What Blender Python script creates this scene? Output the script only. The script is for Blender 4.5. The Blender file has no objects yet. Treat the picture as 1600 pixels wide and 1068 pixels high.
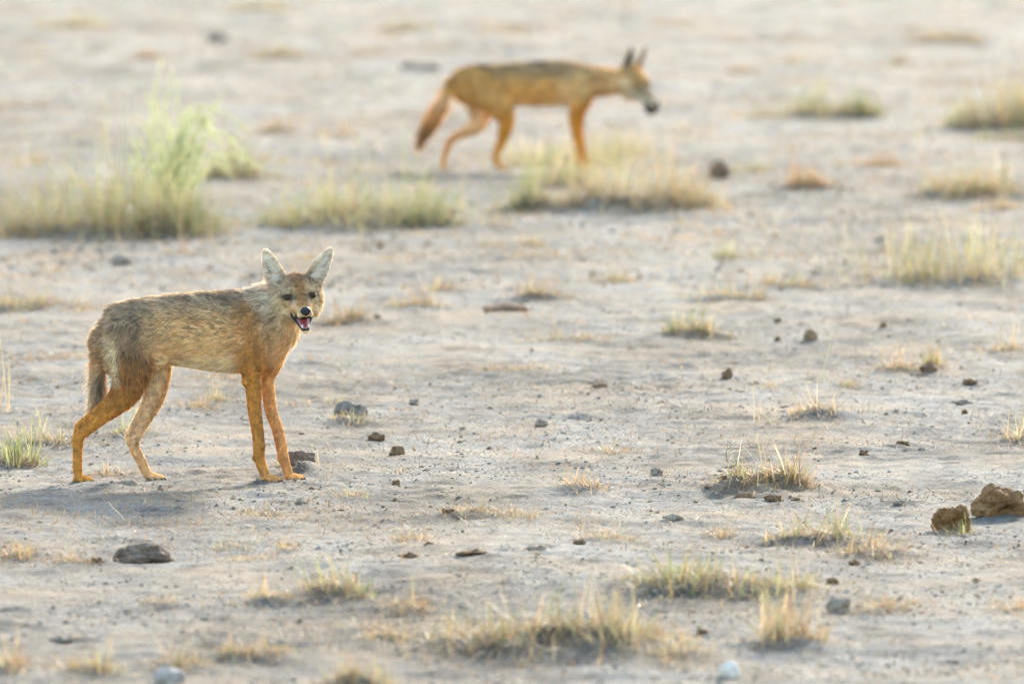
import bpy, math, random
import numpy as np
from mathutils import Vector

random.seed(7)
RNG = np.random.default_rng(7)
SC = bpy.context.scene
COLL = SC.collection

# ---------------------------------------------------------------- camera, sky, sun, exposure
CAM_H = 1.79
F_PX = 17777.0                       # 400 mm lens on a 36 mm sensor, in pixels of a 1600 px wide picture
PITCH = math.atan((534 + 432) / F_PX)
cam_data = bpy.data.cameras.new('camera')
cam = bpy.data.objects.new('camera', cam_data)
COLL.objects.link(cam)
cam_data.sensor_width = 36.0
cam_data.lens = 400.0
cam_data.clip_start = 0.5
cam_data.clip_end = 5000
cam.location = (0, 0, CAM_H)
cam.rotation_euler = (math.pi / 2 - PITCH, 0, 0)
cam_data.dof.use_dof = True
cam_data.dof.focus_distance = 26.95
cam_data.dof.aperture_fstop = 7.2
SC.camera = cam

SUN_EL = math.radians(20)
SUN_AZ = math.radians(14)            # to the right of straight ahead: the scene is lit from behind
world = bpy.data.worlds.new('World')
SC.world = world
world.use_nodes = True
wn = world.node_tree.nodes
wl = world.node_tree.links
wn.clear()
w_out = wn.new('ShaderNodeOutputWorld')
w_bg = wn.new('ShaderNodeBackground')
w_sky = wn.new('ShaderNodeTexSky')
w_sky.sky_type = 'NISHITA'
w_sky.sun_disc = False
w_sky.sun_elevation = SUN_EL
w_sky.sun_rotation = SUN_AZ
w_sky.air_density = 1.0
w_sky.dust_density = 1.3
w_sky.ozone_density = 1.0
w_bg.inputs['Strength'].default_value = 0.15
wl.new(w_sky.outputs['Color'], w_bg.inputs['Color'])
wl.new(w_bg.outputs['Background'], w_out.inputs['Surface'])

sun_data = bpy.data.lights.new('sun', 'SUN')
sun_data.energy = 2.3
sun_data.angle = math.radians(6.0)
sun_data.color = (1.0, 0.94, 0.84)
sun = bpy.data.objects.new('sun', sun_data)
COLL.objects.link(sun)
sdir = Vector((math.sin(SUN_AZ) * math.cos(SUN_EL), math.cos(SUN_AZ) * math.cos(SUN_EL), math.sin(SUN_EL)))
sun.location = sdir * 100
sun.rotation_euler = (-sdir).to_track_quat('-Z', 'Y').to_euler()

SC.view_settings.view_transform = 'Standard'
SC.view_settings.look = 'None'
SC.view_settings.gamma = 1.0
SC.view_settings.exposure = 2.4
SC.view_settings.use_curve_mapping = False
SC.render.engine = 'CYCLES'
SC.cycles.max_bounces = 8
SC.cycles.diffuse_bounces = 4
SC.cycles.transparent_max_bounces = 8


# ---------------------------------------------------------------- helpers
def vnoise(p, seed=0):
    """value noise in [-1, 1] at the rows of p (N,3)"""
    p = np.asarray(p, dtype=np.float64)
    i = np.floor(p).astype(np.int64)
    f = p - i
    f = f * f * f * (f * (f * 6 - 15) + 10)
    def h(a, b, c):
        n = (a * 374761393 + b * 668265263 + c * 2147483647 + seed * 974634777) & 0xFFFFFFFF
        n = ((n ^ (n >> 13)) * 1274126177) & 0xFFFFFFFF
        n = ((n ^ (n >> 16)) * 2246822519) & 0xFFFFFFFF
        return ((n ^ (n >> 15)) & 0xFFFFFF) / float(0xFFFFFF) * 2 - 1
    r = 0
    for dx in (0, 1):
        for dy in (0, 1):
            for dz in (0, 1):
                w = (f[:, 0] if dx else 1 - f[:, 0]) * (f[:, 1] if dy else 1 - f[:, 1]) * (f[:, 2] if dz else 1 - f[:, 2])
                r = r + w * h(i[:, 0] + dx, i[:, 1] + dy, i[:, 2] + dz)
    return r


def n2(x, y, s, seed=0):
    return vnoise(np.stack([x * s, y * s, np.full_like(x, 0.37)], 1), seed)


def fbm(p, oct=3, seed=0):
    r, a = 0, 1.0
    for k in range(oct):
        r = r + a * vnoise(p * 2 ** k, seed + k)
        a *= 0.5
    return r


def mk_mesh(name, V, T, col=None, smooth=True):
    me = bpy.data.meshes.new(name)
    V = np.ascontiguousarray(V, dtype=np.float32)
    T = np.ascontiguousarray(T, dtype=np.int32)
    k = T.shape[1]
    me.vertices.add(len(V))
    me.vertices.foreach_set('co', V.ravel())
    me.loops.add(T.size)
    me.loops.foreach_set('vertex_index', T.ravel())
    me.polygons.add(len(T))
    me.polygons.foreach_set('loop_start', np.arange(0, T.size, k, dtype=np.int32))
    me.polygons.foreach_set('loop_total', np.full(len(T), k, dtype=np.int32))
    me.polygons.foreach_set('use_smooth', np.full(len(T), smooth, dtype=bool))
    me.update(calc_edges=True)
    if col is not None:
        set_col(me, col)
    return me


def set_col(me, col):
    col = np.asarray(col, dtype=np.float32)
    a = me.color_attributes.new('Col', 'FLOAT_COLOR', 'POINT')
    c4 = np.ones((len(col), 4), dtype=np.float32)
    c4[:, :3] = np.clip(col, 0.002, 0.95)
    a.data.foreach_set('color', c4.ravel())


def link(name, me, mat=None, parent=None, loc=None):
    o = bpy.data.objects.new(name, me)
    COLL.objects.link(o)
    if mat is not None and me is not None:
        me.materials.clear()
        me.materials.append(mat)
    if parent is not None:
        o.parent = parent
    if loc is not None:
        o.location = loc
    return o


def tag(o, label, cat, group=None):
    o['label'] = label
    o['category'] = cat
    if group:
        o['group'] = group
    return o


def ribbons(C, W, prof):
    """C (N,K,3) centre lines, W (N,3) half-width vectors, prof (K) -> verts, tris"""
    N, K = C.shape[:2]
    off = W[:, None, :] * np.asarray(prof)[None, :, None]
    V = np.stack([C - off, C + off], 2).reshape(N * K * 2, 3)
    b = (np.arange(N) * K * 2)[:, None]
    T = []
    for k in range(K - 1):
        a = b + 2 * k
        T.append(np.concatenate([a, a + 1, a + 3], 1))
        T.append(np.concatenate([a, a + 3, a + 2], 1))
    return V, np.stack(T, 1).reshape(-1, 3)


def unit(v):
    return v / np.maximum(np.linalg.norm(v, axis=-1, keepdims=True), 1e-9)


CP, SP = math.cos(PITCH), math.sin(PITCH)


def ground_at(px, py, z=0.0):
    """the point at height z that the 1600x1068 photograph shows at (px, py)"""
    cx, cy = px - 800, 534 - py
    d = np.array([cx, F_PX * CP + cy * SP, -F_PX * SP + cy * CP])
    t = (z - CAM_H) / d[2]
    return d[0] * t, d[1] * t


# ---------------------------------------------------------------- materials
def new_mat(name):
    m = bpy.data.materials.new(name)
    m.use_nodes = True
    nt = m.node_tree
    nt.nodes.clear()
    out = nt.nodes.new('ShaderNodeOutputMaterial')
    return m, nt, out


def fibre_mat(name, transl, gloss=0.05, rough=0.45):
    """thin fibres or blades, coloured by their own colour attribute, that let light through"""
    m, nt, out = new_mat(name)
    N, L = nt.nodes, nt.links
    at = N.new('ShaderNodeAttribute'); at.attribute_name = 'Col'
    d = N.new('ShaderNodeBsdfDiffuse'); t = N.new('ShaderNodeBsdfTranslucent')
    g = N.new('ShaderNodeBsdfGlossy'); g.inputs['Roughness'].default_value = rough
    g.inputs['Color'].default_value = (0.9, 0.88, 0.84, 1)
    m1 = N.new('ShaderNodeMixShader'); m1.inputs[0].default_value = transl
    m2 = N.new('ShaderNodeMixShader'); m2.inputs[0].default_value = gloss
    L.new(at.outputs['Color'], d.inputs['Color']); L.new(at.outputs['Color'], t.inputs['Color'])
    L.new(d.outputs[0], m1.inputs[1]); L.new(t.outputs[0], m1.inputs[2])
    L.new(m1.outputs[0], m2.inputs[1]); L.new(g.outputs[0], m2.inputs[2])
    L.new(m2.outputs[0], out.inputs['Surface'])
    return m


def solid_mat(name, rough=0.85, spec=0.2, noise=None, bump=0.0, bscale=200.0, coat=0.0, color=None, sss=0.0):
    m, nt, out = new_mat(name)
    N, L = nt.nodes, nt.links
    p = N.new('ShaderNodeBsdfPrincipled')
    p.inputs['Roughness'].default_value = rough
    p.inputs['Specular IOR Level'].default_value = spec
    p.inputs['Coat Weight'].default_value = coat
    if sss:
        p.inputs['Subsurface Weight'].default_value = sss
        p.inputs['Subsurface Radius'].default_value = (0.01, 0.004, 0.003)
    tc = N.new('ShaderNodeTexCoord')
    if color is None:
        at = N.new('ShaderNodeAttribute'); at.attribute_name = 'Col'
        src = at.outputs['Color']
    else:
        rgb = N.new('ShaderNodeRGB'); rgb.outputs[0].default_value = (*color, 1)
        src = rgb.outputs[0]
    nz = N.new('ShaderNodeTexNoise'); nz.inputs['Scale'].default_value = bscale; nz.inputs['Detail'].default_value = 5
    L.new(tc.outputs['Object'], nz.inputs['Vector'])
    if noise:
        mp = N.new('ShaderNodeMapRange'); mp.inputs['To Min'].default_value = 1 - noise; mp.inputs['To Max'].default_value = 1 + noise
        mp.inputs['From Min'].default_value = 0.3; mp.inputs['From Max'].default_value = 0.7
        L.new(nz.outputs['Fac'], mp.inputs['Value'])
        mx = N.new('ShaderNodeMix'); mx.data_type = 'RGBA'; mx.blend_type = 'MULTIPLY'; mx.inputs[0].default_value = 1
        L.new(src, mx.inputs[6]); L.new(mp.outputs[0], mx.inputs[7])
        src = mx.outputs[2]
    L.new(src, p.inputs['Base Color'])
    if bump:
        b = N.new('ShaderNodeBump'); b.inputs['Strength'].default_value = bump; b.inputs['Distance'].default_value = 0.004
        L.new(nz.outputs['Fac'], b.inputs['Height']); L.new(b.outputs[0], p.inputs['Normal'])
    L.new(p.outputs[0], out.inputs['Surface'])
    return m


def ground_mat():
    m, nt, out = new_mat('dry_soil')
    N, L = nt.nodes, nt.links
    p = N.new('ShaderNodeBsdfPrincipled')
    p.inputs['Roughness'].default_value = 0.95
    p.inputs['Specular IOR Level'].default_value = 0.1
    tc = N.new('ShaderNodeTexCoord')
    def noise(scale, detail=4, rough=0.6):
        n = N.new('ShaderNodeTexNoise'); n.inputs['Scale'].default_value = scale
        n.inputs['Detail'].default_value = detail; n.inputs['Roughness'].default_value = rough
        L.new(tc.outputs['Object'], n.inputs['Vector']); return n.outputs['Fac']
    def ramp(src, stops):
        r = N.new('ShaderNodeValToRGB')
        e = r.color_ramp.elements
        e[0].position, e[0].color = stops[0][0], (*stops[0][1], 1)
        e[1].position, e[1].color = stops[-1][0], (*stops[-1][1], 1)
        for pos, c in stops[1:-1]:
            k = e.new(pos); k.color = (*c, 1)
        L.new(src, r.inputs[0]); return r.outputs[0]
    def mix(fac, a, b, mode='MIX'):
        x = N.new('ShaderNodeMix'); x.data_type = 'RGBA'; x.blend_type = mode
        if isinstance(fac, float): x.inputs[0].default_value = fac
        else: L.new(fac, x.inputs[0])
        L.new(a, x.inputs[6]); L.new(b, x.inputs[7]); return x.outputs[2]
    mp = N.new('ShaderNodeMapping'); mp.inputs['Scale'].default_value = (1.2, 0.38, 1.0)
    L.new(tc.outputs['Object'], mp.inputs['Vector'])
    nb = N.new('ShaderNodeTexNoise'); nb.inputs['Scale'].default_value = 1.0; nb.inputs['Detail'].default_value = 6; nb.inputs['Roughness'].default_value = .62
    L.new(mp.outputs[0], nb.inputs['Vector'])
    base = ramp(nb.outputs['Fac'], [(0.36, (0.074, 0.070, 0.058)), (0.5, (0.130, 0.128, 0.113)), (0.63, (0.172, 0.171, 0.153))])
    mid = ramp(noise(9, 6, 0.7), [(0.35, (0.42, 0.36, 0.30)), (0.48, (0.95, 0.94, 0.92)), (0.70, (1.18, 1.17, 1.15))])
    fine = ramp(noise(85, 4, 0.75), [(0.34, (0.30, 0.26, 0.23)), (0.47, (0.95, 0.94, 0.93)), (0.66, (1.25, 1.25, 1.25))])
    mp2 = N.new('ShaderNodeMapping'); mp2.inputs['Scale'].default_value = (3.6, 0.75, 1.0)
    L.new(tc.outputs['Object'], mp2.inputs['Vector'])
    ns = N.new('ShaderNodeTexNoise'); ns.inputs['Scale'].default_value = 1.0; ns.inputs['Detail'].default_value = 5; ns.inputs['Roughness'].default_value = .65
    L.new(mp2.outputs[0], ns.inputs['Vector'])
    streak = ramp(ns.outputs['Fac'], [(0.34, (0.55, 0.50, 0.43)), (0.48, (0.98, 0.97, 0.95)), (0.66, (1.15, 1.15, 1.13))])
    base = mix(0.85, base, streak, 'MULTIPLY')
    c = mix(0.75, base, mid, 'MULTIPLY')
    c = mix(0.9, c, fine, 'MULTIPLY')
    grain = ramp(noise(260, 3, 0.7), [(0.36, (0.45, 0.40, 0.36)), (0.5, (1, 1, 1)), (0.68, (1.25, 1.24, 1.22))])
    c = mix(0.8, c, grain, 'MULTIPLY')
    tint = ramp(noise(2.2, 5), [(0.46, (0, 0, 0)), (0.66, (1, 1, 1))])
    t2 = N.new('ShaderNodeRGB'); t2.outputs[0].default_value = (0.19, 0.14, 0.085, 1)
    f = N.new('ShaderNodeMath'); f.operation = 'MULTIPLY'; f.inputs[1].default_value = 0.75
    L.new(tint, f.inputs[0])
    c = mix(f.outputs[0], c, t2.outputs[0])
    L.new(c, p.inputs['Base Color'])
    b1 = N.new('ShaderNodeBump'); b1.inputs['Strength'].default_value = 0.7; b1.inputs['Distance'].default_value = 0.012
    L.new(noise(45, 6, 0.75), b1.inputs['Height'])
    b2 = N.new('ShaderNodeBump'); b2.inputs['Strength'].default_value = 0.5; b2.inputs['Distance'].default_value = 0.004
    L.new(noise(190, 4, 0.7), b2.inputs['Height']); L.new(b1.outputs[0], b2.inputs['Normal'])
    L.new(b2.outputs[0], p.inputs['Normal'])
    L.new(p.outputs[0], out.inputs['Surface'])
    return m


M_SOIL = ground_mat()
M_GRASS = fibre_mat('grass_blade', 0.45, 0.04)
M_STRAW = fibre_mat('straw_fibre', 0.25, 0.04)
M_FUR = fibre_mat('fur_fibre', 0.52, 0.02, 0.35)
M_SKIN = solid_mat('furred_skin', rough=0.9, spec=0.05, noise=0.15, bscale=150)
M_DUNG = solid_mat('dry_dung', rough=0.95, spec=0.08, noise=0.35, bump=0.9, bscale=160)
M_STONE = solid_mat('stone', rough=0.8, spec=0.25, noise=0.2, bump=0.3, bscale=90)
M_CRUMB = solid_mat('soil_crumb', rough=0.95, spec=0.05)
M_EYE = solid_mat('eye_surface', rough=0.4, spec=0.2, color=(0.040, 0.018, 0.007))
M_NOSE = solid_mat('nose_leather', rough=0.42, spec=0.4, color=(0.012, 0.010, 0.010), bump=0.4, bscale=500)
M_LIP = solid_mat('lip_skin', rough=0.4, spec=0.3, color=(0.016, 0.011, 0.010))
M_TONGUE = solid_mat('tongue_flesh', rough=0.38, spec=0.4, color=(0.27, 0.055, 0.052), sss=0.3, noise=0.15, bscale=300)
M_GUM = solid_mat('gum_flesh', rough=0.35, spec=0.4, color=(0.50, 0.22, 0.19), sss=0.2)
M_TOOTH = solid_mat('tooth_enamel', rough=0.3, spec=0.5, color=(0.62, 0.54, 0.43))
M_CLAW = solid_mat('claw_horn', rough=0.75, spec=0.1, color=(0.06, 0.042, 0.025))

# ---------------------------------------------------------------- where things stand (read off the photograph)
# px, py of the base, width px, height px, colour mix (green, straw, rust), mound 0..1, density, style, label key
BIG = 'big'
TUFTS = [
    # foreground
    (860, 985, 390, 66, (.25, .55, .20), .55, 1.3, 'mat', 'long matted ridge of dry grass across the bare soil in front'),
    (515, 925, 110, 48, (.40, .45, .15), .35, 1.0, 'tuft', 'yellow-green grass tuft on a low dark mound beside a smaller dry one'),
    (425, 938, 80, 30, (.25, .45, .30), .35, .8, 'tuft', 'small dry tuft joined to the foot of a larger yellow-green tuft'),
    (1130, 915, 330, 58, (.55, .35, .10), .30, 1.2, 'mat', 'long strip of fresh green and yellow grass past the brown dung clods'),
    (1245, 1000, 125, 92, (.20, .55, .25), .20, .9, 'tuft', 'loose upright straw-coloured grass tuft in front of the green grass strip'),
    (545, 1062, 130, 52, (.22, .38, .40), .55, 1.1, 'tuft', 'olive and rust grass tuft on a rounded dark mound'),
    (395, 1012, 110, 44, (.35, .45, .20), .40, 1.0, 'tuft', 'yellow-green tuft on a low mound in front of the larger yellow-green tuft'),
    (285, 1035, 120, 40, (.20, .50, .30), .25, .9, 'tuft', 'loose straw tuft beside the flat grey stone'),
    (145, 1050, 90, 40, (.20, .45, .35), .25, .8, 'tuft', None),
    (12, 1046, 60, 40, (.20, .45, .35), .25, .8, 'tuft', None),
    (600, 988, 90, 30, (.10, .55, .35), .30, .8, 'tuft', 'low straw tuft at the end of the long matted ridge'),
    (645, 950, 85, 36, (.12, .55, .33), .20, .8, 'tuft', 'pale straw tuft behind the end of the long matted ridge'),
    (1275, 832, 130, 46, (.50, .40, .10), .30, 1.0, 'tuft', 'pale green grass tuft with white tips near the brown dung clods'),
    (1368, 858, 125, 38, (.25, .50, .25), .20, .9, 'tuft', 'spreading star of pale straw blades near the brown dung clods'),
    (1492, 828, 62, 34, (.65, .33, .02), .0, .35, 'tuft', 'small sprig of green blades growing in front of the smaller dung clod'),
    (1125, 828, 62, 18, (.02, .48, .50), .10, .8, 'tuft', 'flat orange straw patch between the crisp mound tuft and the green strip'),
    (1190, 748, 130, 46, (.34, .50, .16), .50, 2.0, 'stems', 'crisp spiky grass tuft crowning a small dark earth mound with a bent twig'),
    (950, 838, 100, 22, (.25, .50, .25), .15, .7, 'tuft', 'thin line of yellow grass tips on bare soil behind the long matted ridge'),
    (745, 803, 130, 26, (.22, .58, .20), .30, .8, 'tuft', 'low straw tuft on a slight dark rise between the paws and the mound tuft'),
    (815, 812, 60, 16, (.15, .65, .20), .10, .6, 'tuft', None),
    (915, 765, 70, 30, (.10, .65, .25), .25, .7, 'tuft', 'short dry tuft on bare soil beside a small earth crumb'),
    (545, 782, 70, 20, (.60, .38, .02), .0, .6, 'tuft', 'thin fresh green sprouts on bare soil to the front of the watching jackal'),
    (640, 845, 56, 26, (.10, .60, .30), .10, .5, 'tuft', 'few short straw blades behind a row of dung crumbs'),
    (410, 803, 70, 14, (.05, .65, .30), .10, .5, 'tuft', 'flat wisp of straw in front of the jackal front paws'),
    (18, 862, 66, 38, (.15, .50, .35), .15, .9, 'tuft', 'straw and rust tuft beside the layered dung pile'),
    (112, 872, 75, 24, (.08, .52, .40), .15, .8, 'tuft', 'low orange tuft right beside the layered dung pile'),
    (365, 852, 56, 16, (.45, .50, .05), .05, .6, 'tuft', 'small green-yellow sprout beyond the layered dung pile'),
    (452, 852, 36, 16, (.05, .55, .40), .05, .6, 'tuft', 'tiny orange tuft beside the small green-yellow sprout'),
    (390, 874, 120, 10, (.05, .60, .35), .15, .5, 'tuft', 'long flat wisp of straw in front of the small green-yellow sprout'),
    (250, 945, 60, 14, (.25, .50, .25), .15, .5, 'tuft', 'small tuft on bare soil in front of the layered dung pile'),
    (1065, 1022, 110, 30, (.22, .50, .28), .20, .7, 'tuft', 'low dry tuft in front of the end of the matted ridge by the whitish stone'),
    (1385, 950, 90, 22, (.05, .60, .35), .15, .7, 'tuft', 'flat orange straw wisp beside the broad earth crumb'),
    (1575, 945, 70, 26, (.10, .55, .35), .15, .7, 'tuft', None),
    # middle ground
    (22, 722, 80, 52, (.85, .15, .0), .15, 1.2, 'tuft', 'vivid green grass tuft behind the hind paws of the watching jackal'),
    (70, 690, 130, 40, (.35, .60, .05), .10, .8, 'tuft', 'grey-green dry grass spread behind the vivid green tuft'),
    (6, 650, 30, 110, (.20, .80, .0), .0, .25, 'stems', 'few tall bleached grass stalks rising behind the vivid green tuft'),
    (215, 680, 80, 34, (.55, .43, .02), .05, .6, 'tuft', 'sparse grey-green grass between the hind legs of the watching jackal'),
    (175, 742, 110, 20, (.0, .62, .38), .10, .8, 'mat', 'flattened orange straw beside the hind paws of the watching jackal'),
    (305, 640, 62, 22, (.0, .50, .50), .05, .7, 'tuft', 'orange straw tuft under the belly of the watching jackal'),
    (345, 628, 40, 34, (.35, .60, .05), .0, .5, 'tuft', 'small green-tipped tuft under the belly of the watching jackal'),
    (335, 594, 110, 12, (.0, .45, .55), .10, .7, 'mat', 'thin orange straw strip behind the belly of the watching jackal'),
    (466, 722, 70, 24, (.0, .75, .25), .10, .7, 'tuft', 'dry straw wisps around the front paws of the watching jackal'),
    (548, 656, 60, 26, (.25, .70, .05), .25, .5, 'tuft', 'grey withered tuft with bleached twigs on a dark crust of earth'),
    (522, 630, 14, 26, (.85, .15, .0), .0, .15, 'tuft', 'single dark green sprout behind the withered twiggy tuft'),
    (1275, 645, 80, 30, (.05, .60, .35), .35, .7, 'stems', 'dry orange grass tuft with one tall bleached stalk on bare soil'),
    (1195, 662, 50, 40, (.05, .80, .15), .0, .12, 'stems', None),
    (960, 700, 90, 22, (.05, .75, .20), .10, .5, 'tuft', 'thin straw wisps on bare soil behind the short dry tuft'),
    (1400, 572, 90, 24, (.10, .45, .45), .20, .9, 'tuft', 'low orange tuft joined to a greener one with a dark dung crumb'),
    (1452, 570, 50, 30, (.50, .35, .15), .15, .8, 'tuft', 'green-tipped tuft with a dark dung crumb at its foot'),
    (1330, 602, 40, 16, (.45, .50, .05), .10, .6, 'tuft', 'tiny grey-green tuft beside the tall upright bleached stalk'),
    (1594, 682, 50, 46, (.15, .70, .15), .10, .6, 'stems', 'upright straw tuft on bare soil past the orange stalked tuft'),
    (1575, 545, 90, 34, (.02, .75, .23), .05, .5, 'tuft', 'loose bleached straw tuft in front of the wispy seeding clump'),
    (1090, 518, 95, 34, (.40, .45, .15), .35, 1.0, 'tuft', 'olive grass tuft on a dark mound beside bare soil'),
    (1130, 468, 140, 30, (.35, .50, .15), .25, .9, 'mat', 'low olive grass strip behind the olive mound tuft'),
    (1230, 443, 90, 22, (.45, .42, .13), .15, .9, 'tuft', 'small green and orange tuft beside the wispy seeding clump'),
    (1480, 430, 260, 120, (.45, .52, .03), .25, .5, 'wispy', 'broad wispy clump of pale yellow-green seeding grass'),
    (1160, 405, 80, 26, (.70, .30, .0), .10, .7, 'tuft', 'low grey-green herb with one bright leaf on pale soil'),
    (850, 466, 110, 26, (.20, .45, .35), .35, .9, 'tuft', 'straw and orange tuft right behind the long flat brown clod'),
    (955, 437, 86, 22, (.20, .52, .28), .15, .9, 'tuft', 'small straw tuft alone on bare soil beyond the long flat brown clod'),
    (640, 482, 100, 28, (.28, .50, .22), .15, .9, 'tuft', 'yellow-green tuft between the jackal face and the long flat brown clod'),
    (540, 502, 90, 32, (.15, .50, .35), .25, .9, 'tuft', 'straw and orange grass tuft just behind the face of the watching jackal'),
    (690, 455, 60, 20, (.30, .50, .20), .10, .7, 'tuft', 'small green-yellow tuft behind the yellow-green one near the jackal face'),
    (900, 532, 150, 24, (.40, .48, .12), .15, .6, 'mat', 'thin line of sparse green-yellow sprouts behind the orange straw patch'),
    (800, 584, 130, 14, (.0, .35, .65), .05, .8, 'mat', 'thin flat patch of orange straw on bare grey soil'),
    (60, 475, 190, 34, (.28, .42, .30), .25, 1.0, 'mat', 'low orange and green grass strip behind the rump of the watching jackal'),
    (75, 560, 160, 18, (.10, .40, .50), .10, .8, 'mat', 'thin flat strip of orange straw behind the tail of the watching jackal'),
    (770, 382, 60, 16, (.40, .50, .10), .05, .6, 'tuft', 'tiny green tuft below the grass tuft at the hind paw'),
    (832, 380, 50, 20, (.35, .45, .20), .05, .6, 'tuft', 'tiny green and orange tuft beside another tiny green one'),
    # around the walking jackal
    (570, 345, 330, 82, (.62, .35, .03), .30, 1.3, 'mat', 'wide yellow-green grass bank beneath the tail of the walking jackal'),
    (825, 322, 90, 62, (.72, .26, .02), .30, 1.1, 'tuft', 'green grass tuft below the hind paw of the walking jackal'),
    (1000, 315, 230, 86, (.28, .62, .10), .45, 1.3, 'mat', 'broad dry yellowish grass bank in front of the walking jackal'),
    (880, 258, 220, 62, (.62, .37, .01), .05, .7, 'wispy', 'thin pale grass standing under the belly of the walking jackal'),
    (905, 288, 170, 70, (.62, .36, .02), .10, .7, 'wispy', 'thin pale grass around the front paws of the walking jackal'),
    (975, 240, 120, 60, (.50, .49, .01), .05, .5, 'wispy', 'thin pale grass standing beneath the muzzle of the walking jackal'),
    # left shrub
    (165, 352, 330, 125, (.60, .36, .04), .35, 1.5, 'tuft', 'wide bushy yellow-green grass clump at the foot of the tall feathery plant'),
    (375, 272, 110, 62, (.70, .28, .02), .15, 1.0, 'tuft', 'rounded green clump behind the tall feathery plant'),
    # right background
    (1300, 176, 150, 50, (.72, .24, .04), .35, 1.2, 'tuft', 'rounded fresh green clump on pale ground ahead of the walking jackal'),
    (1190, 180, 110, 20, (.45, .45, .10), .10, .7, 'mat', 'low olive grass strip beside the rounded fresh green clump'),
    (1570, 190, 160, 84, (.40, .50, .10), .40, 1.2, 'tuft', 'tall dry bushy grass clump with dark base on far ground'),
    (1570, 220, 110, 26, (.80, .20, .0), .05, 1.0, 'mat', 'flat bright green grass patch in front of the tall dry bushy clump'),
    (1265, 293, 78, 38, (.05, .15, .80), .20, 1.2, 'tuft', 'dark rust-brown tuft standing alone on pale soil'),
    (1360, 255, 110, 20, (.0, .30, .70), .05, 1.1, 'mat', 'flat bright orange straw patch behind the rust-brown tuft'),
    (1530, 300, 200, 56, (.38, .38, .24), .30, 1.1, 'mat', 'low olive and orange grass bank behind the wispy pale clump'),
    (1170, 268, 62, 16, (.65, .33, .02), .05, .9, 'tuft', 'short green tuft beside the dark upright brown clod'),
    (1560, 330, 80, 26, (.0, .45, .55), .05, .8, 'tuft', 'orange dead tuft behind the wispy seeding clump'),
    (1430, 275, 60, 80, (.05, .90, .05), .0, .12, 'stems', 'few bleached stalks between the orange straw patch and the olive bank'),
    # far background
    (430, 90, 96, 20, (.40, .45, .15), .25, .9, 'tuft', 'olive tuft on far ground between two dark clods'),
    (235, 92, 62, 16, (.05, .45, .50), .20, .9, 'tuft', 'small rust tuft on far ground above the feathery plant'),
    (405, 16, 130, 18, (.45, .45, .10), .10, .8, 'mat', None),
    (640, 46, 90, 20, (.45, .45, .10), .10, .7, 'mat', None),
    (105, 40, 120, 24, (.50, .45, .05), .10, .7, 'mat', None),
    (1480, 62, 110, 34, (.15, .50, .35), .15, .9, 'mat', None),
    (800, 52, 90, 20, (.10, .55, .35), .10, .6, 'mat', None),
    (1165, 112, 60, 12, (.05, .45, .50), .15, .9, 'tuft', 'small rust tuft on far ground ahead of the walking jackal muzzle'),
    (430, 208, 70, 20, (.0, .35, .65), .20, .9, 'tuft', 'rust-brown tuft behind the rounded green clump by the feathery plant'),
    (60, 165, 110, 12, (.02, .40, .58), .10, .6, 'mat', None),
    (45, 250, 60, 20, (.15, .55, .30), .10, .7, 'tuft', None),
    (570, 85, 60, 12, (.10, .45, .45), .15, .7, 'tuft', None),
    (1240, 60, 90, 12, (.10, .50, .40), .10, .5, 'mat', None),
    (1060, 40, 90, 14, (.10, .55, .35), .10, .5, 'mat', None),
    (1230, 100, 90, 14, (.30, .50, .20), .10, .6, 'mat', None),
    (1400, 100, 70, 18, (.35, .50, .15), .10, .6, 'tuft', None),
    (1440, 165, 50, 60, (.05, .90, .05), .0, .15, 'stems', 'few bleached stalks beside the tall dry bushy clump'),
    (1080, 200, 90, 16, (.15, .60, .25), .10, .5, 'mat', 'thin pale straw strip in front of the walking jackal muzzle'),
    (530, 215, 90, 20, (.20, .65, .15), .10, .4, 'tuft', 'sparse pale tuft behind the hanging tail of the walking jackal'),
]
FRONT_JACKAL = ground_at(300, 750)
REAR_JACKAL = ground_at(800, 266)

TPOS = []
MOUNDS = []
for (px, py, w, h, mixc, mound, dens, style, lab) in TUFTS:
    x0, y0 = ground_at(px, py, 0)
    s = F_PX / y0
    hm, wm = h / s, w / s
    mh = mound * 1.45 * min(0.07, 0.55 * min(hm, 0.5 * wm) + 0.012)
    x0, y0 = ground_at(px, py, mh * 0.75)
    ry = min(max(0.10, wm * 0.45), 0.30)
    TPOS.append((x0, y0, wm, hm, ry))
    if mh > 0.001:
        MOUNDS.append((x0, y0, wm * 0.60 + 0.02, ry * 0.85, mh))
# an earth heap behind the front paw, and a bare rise below the walking jackal
for px, py, w, mh, ry in ((478, 728, 60, 0.040, 0.10), (690, 345, 330, 0.035, 0.5), (1210, 770, 120, 0.012, 0.2), (1000, 330, 260, 0.02, .4)):
    x0, y0 = ground_at(px, py, mh * .5)
    MOUNDS.append((x0, y0, w * y0 / F_PX * .5, ry, mh))


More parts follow.
